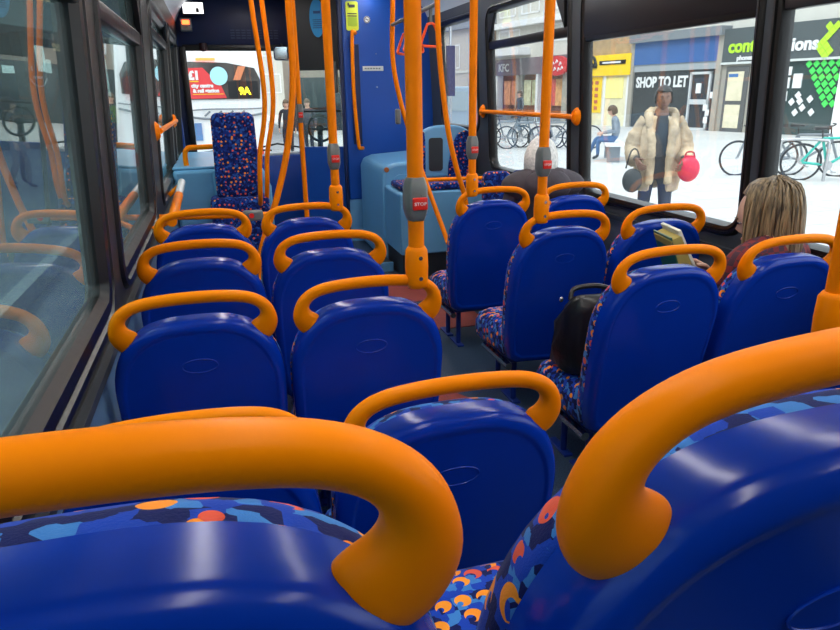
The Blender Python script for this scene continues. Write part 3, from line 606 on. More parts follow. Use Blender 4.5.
EDG = [('pel', 'waist'), ('waist', 'chest'), ('chest', 'nb'), ('nb', 'neck'), ('neck', 'hd'), ('nb', 'shl'), ('shl', 'ell'), ('ell', 'wrl'), ('nb', 'shr'), ('shr', 'elr'), ('elr', 'wrr'), ('pel', 'hpl'), ('hpl', 'knl'), ('knl', 'anl'), ('anl', 'tol'), ('pel', 'hpr'), ('hpr', 'knr'), ('knr', 'anr'), ('anr', 'tor')]
STAND = dict(pel=((0, 0, .94), (.13, .10)), waist=((0, 0, 1.07), (.12, .09)), chest=((0, 0, 1.24), (.15, .11)), nb=((0, -.005, 1.41), (.075, .06)), neck=((0, 0, 1.47), .052), hd=((0, .01, 1.55), .055),
 shl=((-.165, -.005, 1.385), .058), ell=((-.225, -.01, 1.12), .043), wrl=((-.235, .07, .90), .028), shr=((.165, -.005, 1.385), .058), elr=((.225, -.01, 1.12), .043), wrr=((.235, .07, .90), .028),
 hpl=((-.09, 0, .88), .088), knl=((-.10, .01, .49), .060), anl=((-.10, -.01, .09), .042), tol=((-.105, .13, .045), .036), hpr=((.09, 0, .88), .088), knr=((.10, .01, .49), .060), anr=((.10, -.01, .09), .042), tor=((.105, .13, .045), .036))
SIT = dict(STAND); SIT.update(pel=((0, .10, .53), (.14, .11)), waist=((0, .07, .66), (.13, .10)), chest=((0, .03, .84), (.155, .12)), nb=((0, .03, 1.00), (.075, .06)), neck=((0, .045, 1.05), .05), hd=((0, .06, 1.11), .055),
 shl=((-.17, .03, .965), .06), ell=((-.22, .10, .72), .045), wrl=((-.14, .34, .66), .03), shr=((.17, .03, .965), .06), elr=((.22, .10, .72), .045), wrr=((.14, .34, .66), .03),
 hpl=((-.09, .16, .51), .085), knl=((-.11, .52, .50), .06), anl=((-.11, .50, .10), .042), tol=((-.115, .63, .05), .036), hpr=((.09, .16, .51), .085), knr=((.11, .52, .50), .06), anr=((.11, .50, .10), .042), tor=((.115, .63, .05), .036))
SHELL = {'top': ['chest', 'waist', 'nb', 'shl', 'ell', 'shr', 'elr'], 'legs': ['pel', 'hpl', 'knl', 'hpr', 'knr'], 'shoe': ['anl', 'tol', 'anr', 'tor'], 'skin': ['neck', 'hd', 'wrl', 'wrr']}
def figure(name, label, loc, rz, J, top, legs, skin, head_c, head_yaw=0, head_pitch=0, shoe='black', s=1.0, scale=1.0, face=True, dark=False, hands=True, group=None, long_sleeve=True):
    root = empty(name, loc, rz, label, 'person', group); root.scale = (scale,)*3
    me = skin_bake(J, EDG, 'pel', 1)
    mb = MB(); names = list(J)
    for p in me.polygons:
        c = p.center; best = None; bd = 1e9
        for a, b in EDG:                                   # nearest bone decides the cloth
            A = Vector(J[a][0]); Bv = Vector(J[b][0]); t = max(0, min(1, (c-A).dot(Bv-A)/(Bv-A).length_squared)); dd = (A+(Bv-A)*t-c).length
            if dd < bd: bd = dd; best = (a, b, t)
        a, b, t = best
        if b in ('neck', 'hd'): mi = 2 if (b == 'hd' or t > .3) else 0
        elif b in ('shl', 'ell', 'shr', 'elr', 'waist', 'chest', 'nb'): mi = 0 if not (b == 'waist' and t < .3) else 1
        elif b in ('wrl', 'wrr'): mi = 0 if t < (.92 if long_sleeve else .1) else 2
        elif b in ('tol', 'tor'): mi = 3
        elif b in ('anl', 'anr'): mi = 1 if t < .9 else 3
        else: mi = 1
        mb.add([me.vertices[i].co for i in p.vertices], [tuple(range(len(p.vertices)))], mi)
    Mx = head_mesh(mb, Vector(head_c), head_yaw, head_pitch, s, 2)
    if hands:
        for sd_, w, e in ((-1, 'wrl', 'ell'), (1, 'wrr', 'elr')):
            W_ = Vector(J[w][0]); d = W_-Vector(J[e][0]); hand(mb, W_, d, (-sd_, .2, -.4), 1.0, .5, 2, 1)
    body = mb.build('body', [top, legs, skin, shoe], root, smooth=60)
    if face: face_parts(Mx, root, s, dark=dark)
    return root, Mx
def cap_hair(Mx, root, m, s=1.0, back=-.02, low=-.6, thick=.012, front=.35):
    """hair cap: skull offset outward, cut away from the face"""
    mb = MB(); n = 32; h = 18; V = []; F = []
    for i in range(h+1):
        t = math.pi*i/h; z = math.cos(t)
        for k in range(n):
            a = 2*math.pi*k/n; x = math.sin(t)*math.cos(a); y = math.sin(t)*math.sin(a)
            th = 1+thick/.09*(1+.18*math.sin(a*9+i*2.1)*math.sin(t))
            V.append(Vector((x*.078*th*s, y*.10*th*s-.004, z*.120*th*s)))
    for i in range(h):
        for k in range(n):
            c = V[i*n+k]; zz = c.z/.12/s; yy = c.y/.10/s
            if (yy > .25 and zz < front) or zz < low: continue
            F.append((i*n+k, i*n+(k+1) % n, (i+1)*n+(k+1) % n, (i+1)*n+k))
    mb.add([Mx @ v for v in V], F); o = mb.build('hair', m, root, smooth=80, recalc=False)
    sm = o.modifiers.new('sol', 'SOLIDIFY'); sm.thickness = .012*s; sm.offset = -1
    return o

# old man
jk = mat('dark_brown_jacket', (.060, .045, .055, 1), .7, noise=.3, nscale=12, bump=.4, bscale=25)
J = dict(SIT)
man, Mx = figure('person', 'white haired passenger in a dark jacket seated by the right window, seen from behind', (1.84, 3.66, .0), R(-8), J, jk, mat('dark_trousers', (.02, .02, .03, 1), .8), 'skin', (.0, .085, 1.085), R(-25), R(-14))
cap_hair(Mx, man, hair_m['white'], 1.0, low=-.75, thick=.014, front=.25)
mb = MB(); mb.tube(bez([(-.09, .06, 1.00), (-.07, -.02, 1.015), (0, -.055, 1.02), (.08, -.02, 1.02), (.10, .06, 1.0)], 5), .034, 12)
mb.ball((0, .03, .955), .262, .115, .105, 24); mb.ball((0, -.05, .955), .15, .075, .10, 20); mb.build('jacket_collar', jk, man, smooth=70)
# woman reading
def plaid():
    m, N, L, B = new_mat('red_plaid_shirt'); B.inputs['Roughness'].default_value = .8
    tc = N.new('ShaderNodeTexCoord'); c = N.new('ShaderNodeTexChecker'); c.inputs['Scale'].default_value = 40; c.inputs['Color1'].default_value = (.20, .012, .015, 1); c.inputs['Color2'].default_value = (.05, .015, .03, 1); L.new(tc.outputs['Object'], c.inputs[0]); L.new(c.outputs[0], B.inputs[0]); return m
J = dict(SIT); J.update(wrl=((-.16, .30, .835), .026), ell=((-.20, .14, .70), .042), wrr=((.02, .31, .83), .026), elr=((.18, .17, .71), .042))
wom, Mx = figure('person', 'woman with long dark blonde hair and a red checked shirt reading a book', (1.98, 1.98, -.085), R(10), J, plaid(), mat('jeans', (.02, .04, .10, 1), .8), 'skin', (.02, .09, 1.105), R(24), R(-22))
mb = MB(); rnd = random.Random(3)
# a shell of hair: rings falling from the crown to the shoulders
rings = []; n = 40
HC = Vector((.02, .085, 1.115)); yw = R(24)
for t, rx, ry, zz, oy in ((0, .012, .012, .138, 0), (1, .045, .05, .132, 0), (2, .070, .080, .112, -.003), (3, .086, .100, .075, -.006), (4, .094, .110, .03, -.010), (5, .098, .114, -.03, -.014), (6, .102, .114, -.10, -.02), (7, .106, .108, -.17, -.03), (8, .104, .096, -.235, -.036), (9, .086, .074, -.29, -.038)):
    rg = []
    for k in range(n):
        a = 2*math.pi*k/n; wv = 1+.030*math.sin(a*11+t*.5)+.02*math.sin(a*23+t)
        x = rx*math.cos(a)*wv; y = ry*math.sin(a)*wv+oy
        if math.sin(a) > .75 and zz < .05: y = min(y, .03+oy+.10*(zz+.30)*.12)      # open round the face
        rg.append(HC+Matrix.Rotation(yw, 3, 'Z') @ Vector((x, y, zz)))
    rings.append(rg)
mb.loft(rings, True, True)
for k in range(90):
    a = rnd.uniform(R(140), R(400)); pts = []
    for zz, rr in ((.135, .02), (.11, .078), (.03, .106), (-.08, .113), (-.18, .112), (-.27, .095)):
        pts.append(HC+Matrix.Rotation(yw, 3, 'Z') @ Vector((rr*.94*math.cos(a)+rnd.uniform(-.004, .004), rr*1.05*math.sin(a)-.012, zz+rnd.uniform(-.01, .01))))
    mb.tube(bez(pts, 3), .0045, 5)
mb.build('hair', hair_m['blonde'], wom, smooth=70)
bk = empty('open_book', (1.815, 2.27, .795), R(-12), 'open book with green cover held by the reading woman', 'book')
mb = MB(); mb.add([Matrix.Rotation(R(-28), 3, 'Y') @ Vector(v) for v in MB().box(-.012, .0, -.085, .085, 0, .19).v], MB().box(0, 1, 0, 1, 0, 1).f); mb.build('page_block', mat('paper', (.80, .79, .66, 1), .7), bk, bevel=.002)
mb = MB(); mb.add([Matrix.Rotation(R(-20), 3, 'Y') @ Vector(v) for v in MB().box(-.075, -.068, -.085, .085, 0, .17).v], MB().box(0, 1, 0, 1, 0, 1).f); mb.build('front_cover', mat('green_cover', (.015, .10, .05, 1), .35), bk, bevel=.001)
mb = MB(); mb.add([Matrix.Rotation(R(-24), 3, 'Y') @ Vector(v) for v in MB().box(-.066, -.016, -.085, .083, 0, .165).v], MB().box(0, 1, 0, 1, 0, 1).f); mb.build('front_pages', mat('tan_pages', (.42, .33, .08, 1), .7), bk, bevel=.002)
# black bag
bgm = mat('black_leather', (.008, .008, .009, 1), .32, noise=.2, nscale=20, bump=.5, bscale=14)
bg_ = empty('black_bag', (1.33, 2.17, .42), R(-6), 'black leather bag propped on the right aisle seat', 'bag')
rings = []
for z, hx, hy, oy in ((0, .10, .10, .06), (.02, .125, .125, .055), (.10, .135, .13, .04), (.20, .13, .11, .02), (.27, .118, .075, -.0), (.315, .10, .045, -.02), (.33, .085, .015, -.025)):
    rings.append([Vector((hx*math.copysign(abs(math.cos(a*math.pi/14))**.7, math.cos(a*math.pi/14))*(1+.07*math.sin(a*1.7+z*30)+.05*math.sin(z*70+a)), oy+hy*math.copysign(abs(math.sin(a*math.pi/14))**.8, math.sin(a*math.pi/14))*(1+.09*math.sin(a*1.3+z*22)+.05*math.sin(z*60)), z)) for a in range(28)])
MB().loft(rings).build('body', bgm, bg_, smooth=70)
MB().tube(bez([(-.09, .03, .30), (-.07, .05, .335), (0, .05, .345), (.05, .04, .34), (.08, .0, .33)], 5), .010, 8).build('strap', bgm, bg_)
MB().ball((-.105, .085, .285), .009, .006, .011, 10).build('buckle', 'steel', bg_)

# ------------------------------------------------------------------ the street
pave = brick_mat('paving_slabs', (.27, .28, .28, 1), (.23, .24, .24, 1), (.16, .16, .16, 1), .8, .6, .6, .012, .7)
paveR = brick_mat('pale_paving', (.55, .54, .52, 1), (.50, .49, .47, 1), (.36, .36, .35, 1), .8, .9, .6, .01, .7)
tag(MB().box(-60, 60, -30, 90, -.45, -.35).build('road', mat('worn_asphalt', (.30, .30, .31, 1), .8, noise=.25, nscale=3), smooth=0), kind='structure')
tag(MB().box(-40, -2.0, -30, 80, -.349, -.20).build('pavement_left', pave, smooth=0), kind='structure')
tag(MB().box(3.4, 60, -30, 80, -.349, -.20).build('pavement_right', paveR, smooth=0), kind='structure')
tag(MB().box(-2.0, -1.86, -30, 80, -.349, -.19).build('kerb_left', mat('granite_kerb', (.5, .5, .48, 1), .7, noise=.2, nscale=20), smooth=0), kind='structure')

FA = math.atan2(-.983, .182); FP = Vector((19.83, 24.13, -.2))
def fempty(name, s, label, cat, d=0):                     # a thing on the shop line, s metres to the left along it, d metres towards the bus
    u = Vector((-.182, .983, 0)); nn = Vector((-.983, -.182, 0)); return empty(name, FP+u*s+nn*d, FA, label, cat)
# local frame on the shop line: +x to the right along the shops, -y to the viewer, z up from the pavement (z = world + .2)
cream = mat('cream_render', (.62, .60, .54, 1), .8, noise=.1, nscale=.7); greyf = mat('grey_fascia', (.19, .21, .23, 1), .5); pier = mat('stone_pier', (.36, .33, .28, 1), .7, noise=.1, nscale=3)
def windows(b, xs, zs, w, h, fm, y=-.03):
    for x in xs:
        for z in zs:
            f = MB().box(x, x+w, y, y+.1, z, z+.08).box(x, x+w, y, y+.1, z+h-.08, z+h).box(x, x+.08, y, y+.1, z, z+h).box(x+w-.08, x+w, y, y+.1, z, z+h).box(x+w/2-.04, x+w/2+.04, y, y+.1, z, z+h).build('window', fm, b, smooth=0)
            MB().box(x+.06, x+w-.06, y+.04, y+.05, z+.06, z+h-.06).build('pane', paneM, f, smooth=0)
paneM = mat('pale_pane', (.30, .36, .37, 1), .08)
# brick block at the far left end
b = fempty('tan_brick_building', 17.0, 'tan brick building with a grey roof beyond the fast food shop', 'building')
MB().box(-14, 0, 0, 8, 0, 5.6).build('wall', brick_mat('tan_brick', (.50, .33, .22, 1), (.42, .27, .18, 1), (.5, .45, .4, 1), 3, .5, .25, .02), b, smooth=0)
MB().prism([(-14.2, 5.6), (.2, 5.6), (.2, 6.2), (-1.5, 8.2), (-12, 8.2), (-14.2, 6.2)], -.3, 8, 'y').build('roof', mat('slate_roof', (.24, .25, .27, 1), .7), b, smooth=0)
windows(b, (-11, -8.2, -5.4, -2.4), (3.2,), 1.2, 1.5, 'white'); MB().box(-14, 0, -.06, 0, 2.9, 3.05).build('string_course', cream, b, smooth=0)
# fast food shop
b = fempty('fast_food_building', 16.8, 'pale building with a fast food shop under a mauve fascia behind the bicycles', 'building')
MB().box(0, 8.0, 0, 8, 3.5, 11).build('wall', cream, b, smooth=0)
MB().box(0, 8, -.05, .3, 2.6, 3.5).build('fascia', mat('mauve_fascia', (.20, .14, .16, 1), .6), b, smooth=0)
MB().box(0, 3.6, -.9, 0, 3.65, 4.05).build('canopy', 'white', b, smooth=0)
MB().box(-.1, 8.1, -.35, 0, 5.2, 5.5).build('ledge', 'white', b, smooth=0)
windows(b, (.3, 2.6, 4.9), (5.8, 8.3), 1.7, 1.8, 'white'); windows(b, (.3, 5.2), (4.2,), 2.2, .9, 'white')
MB().box(0, 8, .6, 1.0, 0, 2.6).build('shop_interior', mat('warm_interior', (.55, .16, .07, 1), .6, noise=.7, nscale=1.1), b, smooth=0)
for x0, x1 in ((0, .25), (2.2, 2.5), (4.2, 4.4), (6.6, 7.0), (7.7, 8.0)): MB().box(x0, x1, -.02, .4, 0, 2.6).build('shopfront_pier', 'white' if x0 in (0, 4.2) else pier, b, smooth=0)
MB().box(0, 8, 0, .3, 0, .5).build('stall_riser', greyf, b, smooth=0)
for x0, c in ((.6, (.75, .30, .14, 1)), (1.4, (.65, .22, .10, 1)), (2.7, (.70, .68, .45, 1)), (3.5, (.55, .52, .30, 1)), (5.0, (.72, .10, .08, 1)), (5.7, (.80, .40, .15, 1))):
    MB().box(x0, x0+.7, .25, .28, .9, 2.3).build('poster', mat('poster', c, .6, noise=.4, nscale=4), b, smooth=0)
text('KFC', .62, 'white', b, (.42, -.07, 2.82), align='LEFT', depth=.01, name='sign_lettering', bold=.01)
rsn = MB(); rsn.prism([(.85*math.cos(a*math.pi/14), .5*math.sin(a*math.pi/14)) for a in range(28)], -.18, 0, 'y'); o = rsn.build('oval_sign', mat('red_sign', (.62, .02, .03, 1), .4), b, smooth=30); o.location = (6.35, -.1, 2.95)
sq = MB()
for x, z in ((-.35, .12), (-.05, .22), (.25, .10), (-.2, -.15), (.12, -.18), (.4, -.12)): sq.tube([(x, -.19, z-.09), (x+.08, -.19, z+.07), (x+.17, -.19, z-.03)], .035, 6)
sq.build('script_mark', 'white', o)
# yellow shop
yel = mat('yellow_fascia', (.95, .62, .01, 1), .5); wh = MT['white']
b = fempty('yellow_shop', 9.28, 'shop with bright yellow fascia and yellow window posters, left of the empty shop', 'shop')
MB().box(.5, 4.1, .3, 6, 0, 10).build('wall', mat('ochre_brick', (.42, .30, .17, 1), .8, noise=.2, nscale=3), b, smooth=0)
MB().box(0, 4.2, -.15, .3, 2.35, 3.3).build('fascia', yel, b, smooth=0); MB().box(2.1, 3.9, -.19, -.15, 2.85, 3.03).build('name_board', 'black', b, smooth=0)
MB().box(2.35, 3.6, -.21, -.19, 2.90, 2.98).build('name_lettering', 'white', b, smooth=0)
cr = MB(); cr.tube(bez([(.6, -.2, 2.75), (.8, -.2, 3.1), (1.2, -.2, 3.25), (1.7, -.2, 3.2), (1.9, -.2, 2.8)], 5), .07, 8).box(.6, 1.9, -.22, -.15, 2.72, 2.95); cr.build('vehicle_emblem', 'black', b)
MB().box(0, 4.2, .0, .3, 0, 2.35).build('window_wall', mat('pale_yellow_window', (.80, .74, .50, 1), .3, noise=.15, nscale=3), b, smooth=0)
MB().box(1.3, 2.2, -.03, .0, .6, 2.3).build('poster_column', yel, b, smooth=0); MB().box(2.5, 3.7, -.03, 0, 1.3, 2.25).build('poster_panel', mat('cream_yellow', (.90, .80, .30, 1), .5), b, smooth=0)
rr = random.Random(5)
ps = MB(); [ps.box(1.35+.4*(k % 2), 1.35+.4*(k % 2)+.22, -.06, -.03, .75+.30*(k//2), .75+.30*(k//2)+.16) for k in range(10)]; ps.build('poster_print', mat('red_print', (.50, .12, .06, 1), .6), b, smooth=0)
MB().box(2.35, 2.5, -.05, .05, 0, 2.35).box(3.95, 4.2, -.05, .05, 0, 2.35).build('frame', wh, b, smooth=0)
# empty shop
b = fempty('empty_shop', 5.0, 'vacant black fronted shop with a blue fascia and white to let lettering', 'shop')
MB().box(0, 5.0, .3, 6, 3.7, 10).build('wall', cream, b, smooth=0)
MB().box(-.15, .10, -.1, .35, 0, 4.0).box(4.75, 5.0, -.1, .35, 0, 3.7).build('pier', pier, b, smooth=0)
MB().box(-.1, 5.0, -.3, .3, 3.70, 4.05).build('cornice', greyf, b, smooth=0)
MB().box(.1, 4.75, -.1, .3, 2.75, 3.70).build('blue_fascia', mat('blue_fascia', (.03, .11, .33, 1), .5, noise=.1, nscale=1), b, smooth=0)
MB().box(.1, 4.75, -.05, .3, 2.45, 2.75).build('grey_band', mat('pale_band', (.33, .36, .38, 1), .6), b, smooth=0)
MB().box(.1, 4.75, .0, .3, 0, 2.45).build('black_boarding', mat('black_boarding', (.030, .034, .038, 1), .4), b, smooth=0)
text('SHOP TO LET', .62, 'white', b, (.28, -.03, 1.78), depth=.01, name='to_let_lettering', bold=.022, sx=.80)
df = MB(); x0 = 3.45; df.box(x0, x0+.09, -.08, 0, 0, 2.35).box(x0+1.0, x0+1.1, -.08, 0, 0, 2.35).box(x0, x0+1.1, -.08, 0, 2.25, 2.35).box(x0, x0+1.1, -.08, 0, .0, .10).box(x0, x0+1.1, -.08, 0, 1.05, 1.25); df.build('door_frame', mat('door_frame_grey', (.55, .57, .58, 1), .4), b, smooth=0)
MB().box(x0+.35, x0+.6, -.04, 0, 1.5, 1.9).build('notice', wh, b, smooth=0)
for k, (x, z) in enumerate(((x0+.12+.75, 1.0), (x0+1.0, .8), (x0+1.15, 1.5), (x0+.95, .5))): MB().box(x, x+.2, -.09, -.08, z-.2, z+.05).build('leaflet', wh, b, smooth=0)
# lime shop
b = fempty('lime_sign_shop', 0.0, 'dark fronted shop with lime green lettering and green diamond window', 'shop')
lime = mat('lime_sign', (.45, .80, .02, 1), .5); grn = mat('bright_green', (.06, .72, .10, 1), .4); dkf = mat('charcoal_fascia', (.065, .08, .085, 1), .5)
MB().box(-.05, 9, .3, 6, 3.9, 10).build('wall', cream, b, smooth=0)
MB().box(0, 9, -.1, .3, 2.65, 3.9).build('fascia', dkf, b, smooth=0); MB().box(0, 9, -.14, .3, 2.58, 2.66).build('trim_line', mat('pale_trim', (.6, .62, .6, 1), .5), b, smooth=0)
text('contr', .66, lime, b, (.28, -.12, 3.02), depth=.02, name='sign_lettering', bold=.02); text('ions', .62, wh, b, (3.0, -.12, 2.95), depth=.02, name='sign_lettering', bold=.02)
text('phones', .24, wh, b, (.72, -.12, 2.72), depth=.01, name='small_lettering', bold=.008)
MB().box(0, 2.6, .0, .3, 0, 2.58).build('shop_wall', pier, b, smooth=0)
MB().box(.25, 1.3, -.05, 0, 0, 2.5).build('door_frame', mat('door_dark', (.10, .10, .10, 1), .4), b, smooth=0)
ivory = mat('ivory_glass', (.78, .70, .50, 1), .3, noise=.15, nscale=4)
MB().box(.38, 1.1, -.07, -.05, .15, 1.05).box(.38, 1.1, -.07, -.05, 1.2, 2.3).build('door_pane', ivory, b, smooth=0); MB().box(.42, .85, -.08, -.07, 2.1, 2.22).build('door_notice', mat('blue_notice', (.05, .16, .4, 1), .5), b, smooth=0)
MB().box(1.45, 1.8, -.04, 0, .7, 1.7).build('notice', wh, b, smooth=0)
MB().box(2.6, 7, .0, .3, 0, 2.58).build('shop_window', mat('dark_teal_window', (.035, .06, .06, 1), .12), b, smooth=0)
def dia(cx, cz, s, m, nm, y=-.03, ext=.03, k=.86):
    MB().prism([(cx-s, cz), (cx, cz-s*1.1), (cx+s, cz), (cx, cz+s*1.1)], y-ext, y, 'y').build(nm, m, b, smooth=0)
for z, xs in ((2.26, (3.62, 3.90, 4.17, 4.44, 4.71)), (2.03, (3.78, 4.05, 4.32, 4.59)), (1.80, (3.90, 4.17, 4.44, 4.71)), (1.58, (4.04, 4.31, 4.58)), (1.36, (4.17, 4.44, 4.71)), (1.14, (4.31, 4.58)), (.92, (4.44, 4.71))):
    for x in xs: dia(x+.12, z+.2, .125, grn, 'green_diamond')
for x, z in ((3.5, 1.4), (3.28, 1.17), (3.6, 1.2), (3.98, 1.27), (3.73, .97), (3.47, .8), (4.1, .82)): dia(x, z, .13, wh, 'white_diamond')
for x, z in ((4.32, 2.70), (4.18, 2.86), (4.46, 2.86), (4.04, 3.02), (4.32, 3.02), (4.18, 3.18), (4.32, 3.34), (4.46, 3.5), (4.6, 3.66), (4.32, 3.66)): dia(x, z, .135, lime, 'lime_diamond', -.11)
for x, z, w_, h_ in ((2.95, 2.1, .14, .3), (2.93, 1.65, .14, .38), (2.9, 1.2, .14, .35), (3.2, 1.65, .34, .5)): MB().box(x, x+w_, -.04, 0, z, z+h_).build('window_notice', wh, b, smooth=0)
MB().box(5.0, 9, -.2, .0, 0, 2.5).build('pale_panel', wh, b, smooth=0)
b = fempty('corner_building', -9.0, 'plain pale building past the lime sign shop at the right edge', 'building')
MB().box(0, 14, 0, 8, 0, 9).build('wall', cream, b, smooth=0); windows(b, (1, 4, 7, 10), (1.0, 4.2), 1.6, 1.8, 'white')

# left hand arcade, turned towards the bend of the street
ang = math.atan2(25, 8.5)
ab = empty('shopping_arcade', (-10.84, 10.0, -.2), ang, 'dark glazed arcade with a concrete canopy across the left pavement', 'building')
tealg = mat('teal_glass', (.026, .095, .10, 1), .15, noise=.4, nscale=.6)
MB().box(-6, 34, 2.0, 9, 0, 14).build('wall', tealg, ab, smooth=0)
MB().box(-6, 34, 0, 2.2, 3.85, 4.75).build('concrete_canopy', mat('canopy_concrete', (.25, .30, .31, 1), .8, noise=.1, nscale=1), ab, smooth=0)
for k in range(6): MB().box(-2+k*6.6, -1.65+k*6.6, 1.1, 1.5, 0, 3.85).build('column', mat('column_grey', (.12, .15, .14, 1), .7), ab, smooth=0)
litw = mat('lit_window_and_car_white', (.95, 1, .97, 1), .4, emit=1.1); litt = mat('lit_tan_sign', (.85, .55, .32, 1), .5, emit=.5)
for x, z0, z1, w_ in ((20.05, 2.62, 3.57, .5), (20.66, 2.62, 3.1, .22), (17.9, 2.55, 2.8, .8), (19.35, 2.55, 2.82, .25), (18.8, .34, .8, .65), (24.6, .9, 3.3, 1.1), (29, .9, 3.3, 2.0)):  # the lowest one is a glowing patch standing in for a white car
    MB().box(x, x+w_, 1.95, 2.0, z0, z1).build('lit_window_and_car', litw, ab, smooth=0)
MB().box(21.3, 22.3, 1.93, 2.0, 3.45, 3.72).build('lit_strip_sign', litt, ab, smooth=0)
for k in range(4): MB().box(20.0+k*.42, 20.0+k*.42+.22, 1.9, 2.0, 4.9, 5.7).build('upper_sign_letter', litt, ab, smooth=0)
sg = empty('round_shop_sign', (-5.35, 24.6, 2.0), ang, 'hanging dark sign with a white curved underline left of the near window pillar', 'sign')
MB().prism([(-.5, .3), (.5, .3), (.45, .05), (.25, -.12), (0, -.18), (-.25, -.12), (-.45, .05)], -.1, 0, 'y').build('board', 'black', sg, smooth=0)
MB().tube(bez([(-.45, -.12, .08), (-.25, -.12, -.10), (0, -.12, -.15), (.25, -.12, -.10), (.45, -.12, .08)], 4), .02, 6).box(-.22, .22, -.13, -.1, .08, .15).build('white_mark', 'white', sg)
# far buildings that close the street ahead
b = empty('grey_tower_block', (9, 62, -.35), R(-12), 'pale block of flats closing the street far ahead', 'building')
MB().box(-6, 8, 0, 12, 0, 15).build('wall', cream, b, smooth=0); windows(b, (-5, -2, 1, 4), (2, 5, 8, 11), 1.6, 1.6, 'white')
b = empty('brown_corner_building', (3.2, 34, -.35), R(-8), 'brown stone building seen right of the bus ahead', 'building')
MB().box(0, 7, 0, 10, 0, 9).build('wall', mat('brown_stone', (.33, .27, .22, 1), .8, noise=.3, nscale=1), b, smooth=0); windows(b, (.6, 3.2, 5.0), (3.2, 6), 1.2, 1.6, 'white')
MB().box(.3, 6.5, -.1, 0, 0, 2.6).build('shopfront', 'shopglass', b, smooth=0)

# bus ahead
bus = empty('white_bus', (-.36, 13.0, -.35), 0, 'white bus with a red advert and yellow route number stopped ahead', 'bus')
wp = mat('white_bus_paint', (.86, .86, .86, 1), .25)
MB().prism([(-1.25, .35), (1.25, .35), (1.25, 2.75), (1.18, 2.95), (.9, 3.05), (-.9, 3.05), (-1.18, 2.95), (-1.25, 2.75)], 0, 9, 'y').build('body', wp, bus, bevel=.05, segs=3)
arch = [(-1.12, 1.78), (1.14, 1.78), (1.17, 2.1), (1.08, 2.30), (.6, 2.39), (0, 2.41), (-.6, 2.37), (-1.08, 2.25), (-1.15, 2.1)]
MB().prism(arch, -.03, .02, 'y').build('rear_window', mat('rear_window', (.10, .09, .085, 1), .15, noise=.5, nscale=2), bus, smooth=0)
bred = mat('advert_red', (.72, .045, .05, 1), .5)
MB().prism([(-1.12, 1.78), (.56, 1.80), (.47, 2.05), (.30, 2.20), (.20, 2.31), (-.2, 2.30), (-.85, 2.22), (-1.12, 2.15)], -.045, -.03, 'y').build('advert_panel', bred, bus, smooth=0)
text('£1', .19, 'white', bus, (-.06, -.05, 2.12), name='advert_lettering', bold=.012); text('city centre', .085, 'white', bus, (-.02, -.05, 1.985), name='advert_lettering', bold=.005); text('& rail station', .085, 'white', bus, (.0, -.05, 1.90), name='advert_lettering', bold=.005)
MB().box(-.04, .11, -.052, -.045, 2.075, 2.092).box(-.01, .52, -.052, -.045, 1.865, 1.875).build('advert_rule', yel, bus, smooth=0)
disc = MB(); disc.prism([(.46+.15*math.cos(a*math.pi/14), 2.17+.155*math.sin(a*math.pi/14)) for a in range(28)], -.06, -.045, 'y'); disc.build('advert_disc', mat('pale_blue_disc', (.40, .75, .85, 1), .5), bus, smooth=0)
dbox = MB().box(.60, 1.12, -.045, -.03, 1.80, 2.08).build('number_display', 'black', bus, smooth=0)
text('9A', .17, mat('led_yellow', (1, .85, .02, 1), .5, emit=1.2), bus, (.78, -.05, 1.86), name='route_number', bold=.008)
MB().prism([(.70, 2.1), (.82, 2.1), (.93, 2.33), (.80, 2.33)], -.06, -.03, 'y').build('interior_seat', mat('ad_orange', (.65, .22, .10, 1), .5), bus, smooth=0)
gr = MB(); gr.tube(bez([(-.35, -.05, 1.58), (.2, -.05, 1.615), (.9, -.05, 1.61), (1.2, -.05, 1.62)], 4), .012, 6).tube(bez([(-.35, -.05, 1.55), (.1, -.05, 1.46), (.6, -.05, 1.45), (1.2, -.05, 1.53)], 4), .02, 6)
for x in (.15, .35, .55, .75): gr.tube([(x, -.05, 1.5), (x+.1, -.05, 1.58)], .018, 6)
gr.build('grille_lines', greyf, bus); MB().box(-.15, .08, -.04, 0, 1.08, 1.38).build('notice', mat('blue_panel', (.10, .22, .45, 1), .4), bus, smooth=0)
MB().box(.1, .42, -.04, 0, 2.43, 2.47).build('brake_lamp', 'redlamp', bus, smooth=0)
for sx in (-1, 1):
    MB().box(sx*1.05-.08, sx*1.05+.08, -.04, 0, .66, .9).build('tail_light', 'red', bus, bevel=.01); MB().cyl((sx*.95, 1.5, .48), (sx*1.27, 1.5, .48), .48, 28).build('wheel', 'black', bus)
MB().box(-1.2, 1.2, -.08, .1, .4, .62).build('bumper', greyf, bus, bevel=.02)

# pale van seen through the small window
v = empty('grey_van', (6.9, 20.0, -.35), R(-8), 'pale blue grey van parked beyond the small right window', 'van')
MB().prism([(-.95, .35), (.95, .35), (.95, 1.2), (.86, 1.75), (.70, 2.0), (-.70, 2.0), (-.86, 1.75), (-.95, 1.2)], 0, 4.3, 'y').build('body', mat('van_paint', (.30, .37, .42, 1), .3), v, bevel=.05, segs=3)
MB().prism([(-.7, 1.3), (.7, 1.3), (.62, 1.85), (-.62, 1.85)], -.02, .02, 'y').build('rear_window', paneM, v, smooth=0)
for sx in (-1, 1): MB().box(sx*.83-.09, sx*.83+.09, -.04, .02, .9, 1.45).build('tail_light', 'red', v, bevel=.01); 
for sx in (-1, 1):
    for yy in (.8, 3.4): MB().cyl((sx*.75, yy, .33), (sx*.97, yy, .33), .33, 24).build('wheel', 'black', v)
bn = empty('banner_post', (5.55, 16.3, -.2), R(-20), 'tall dark purple banner on a post beyond the small right window', 'banner')
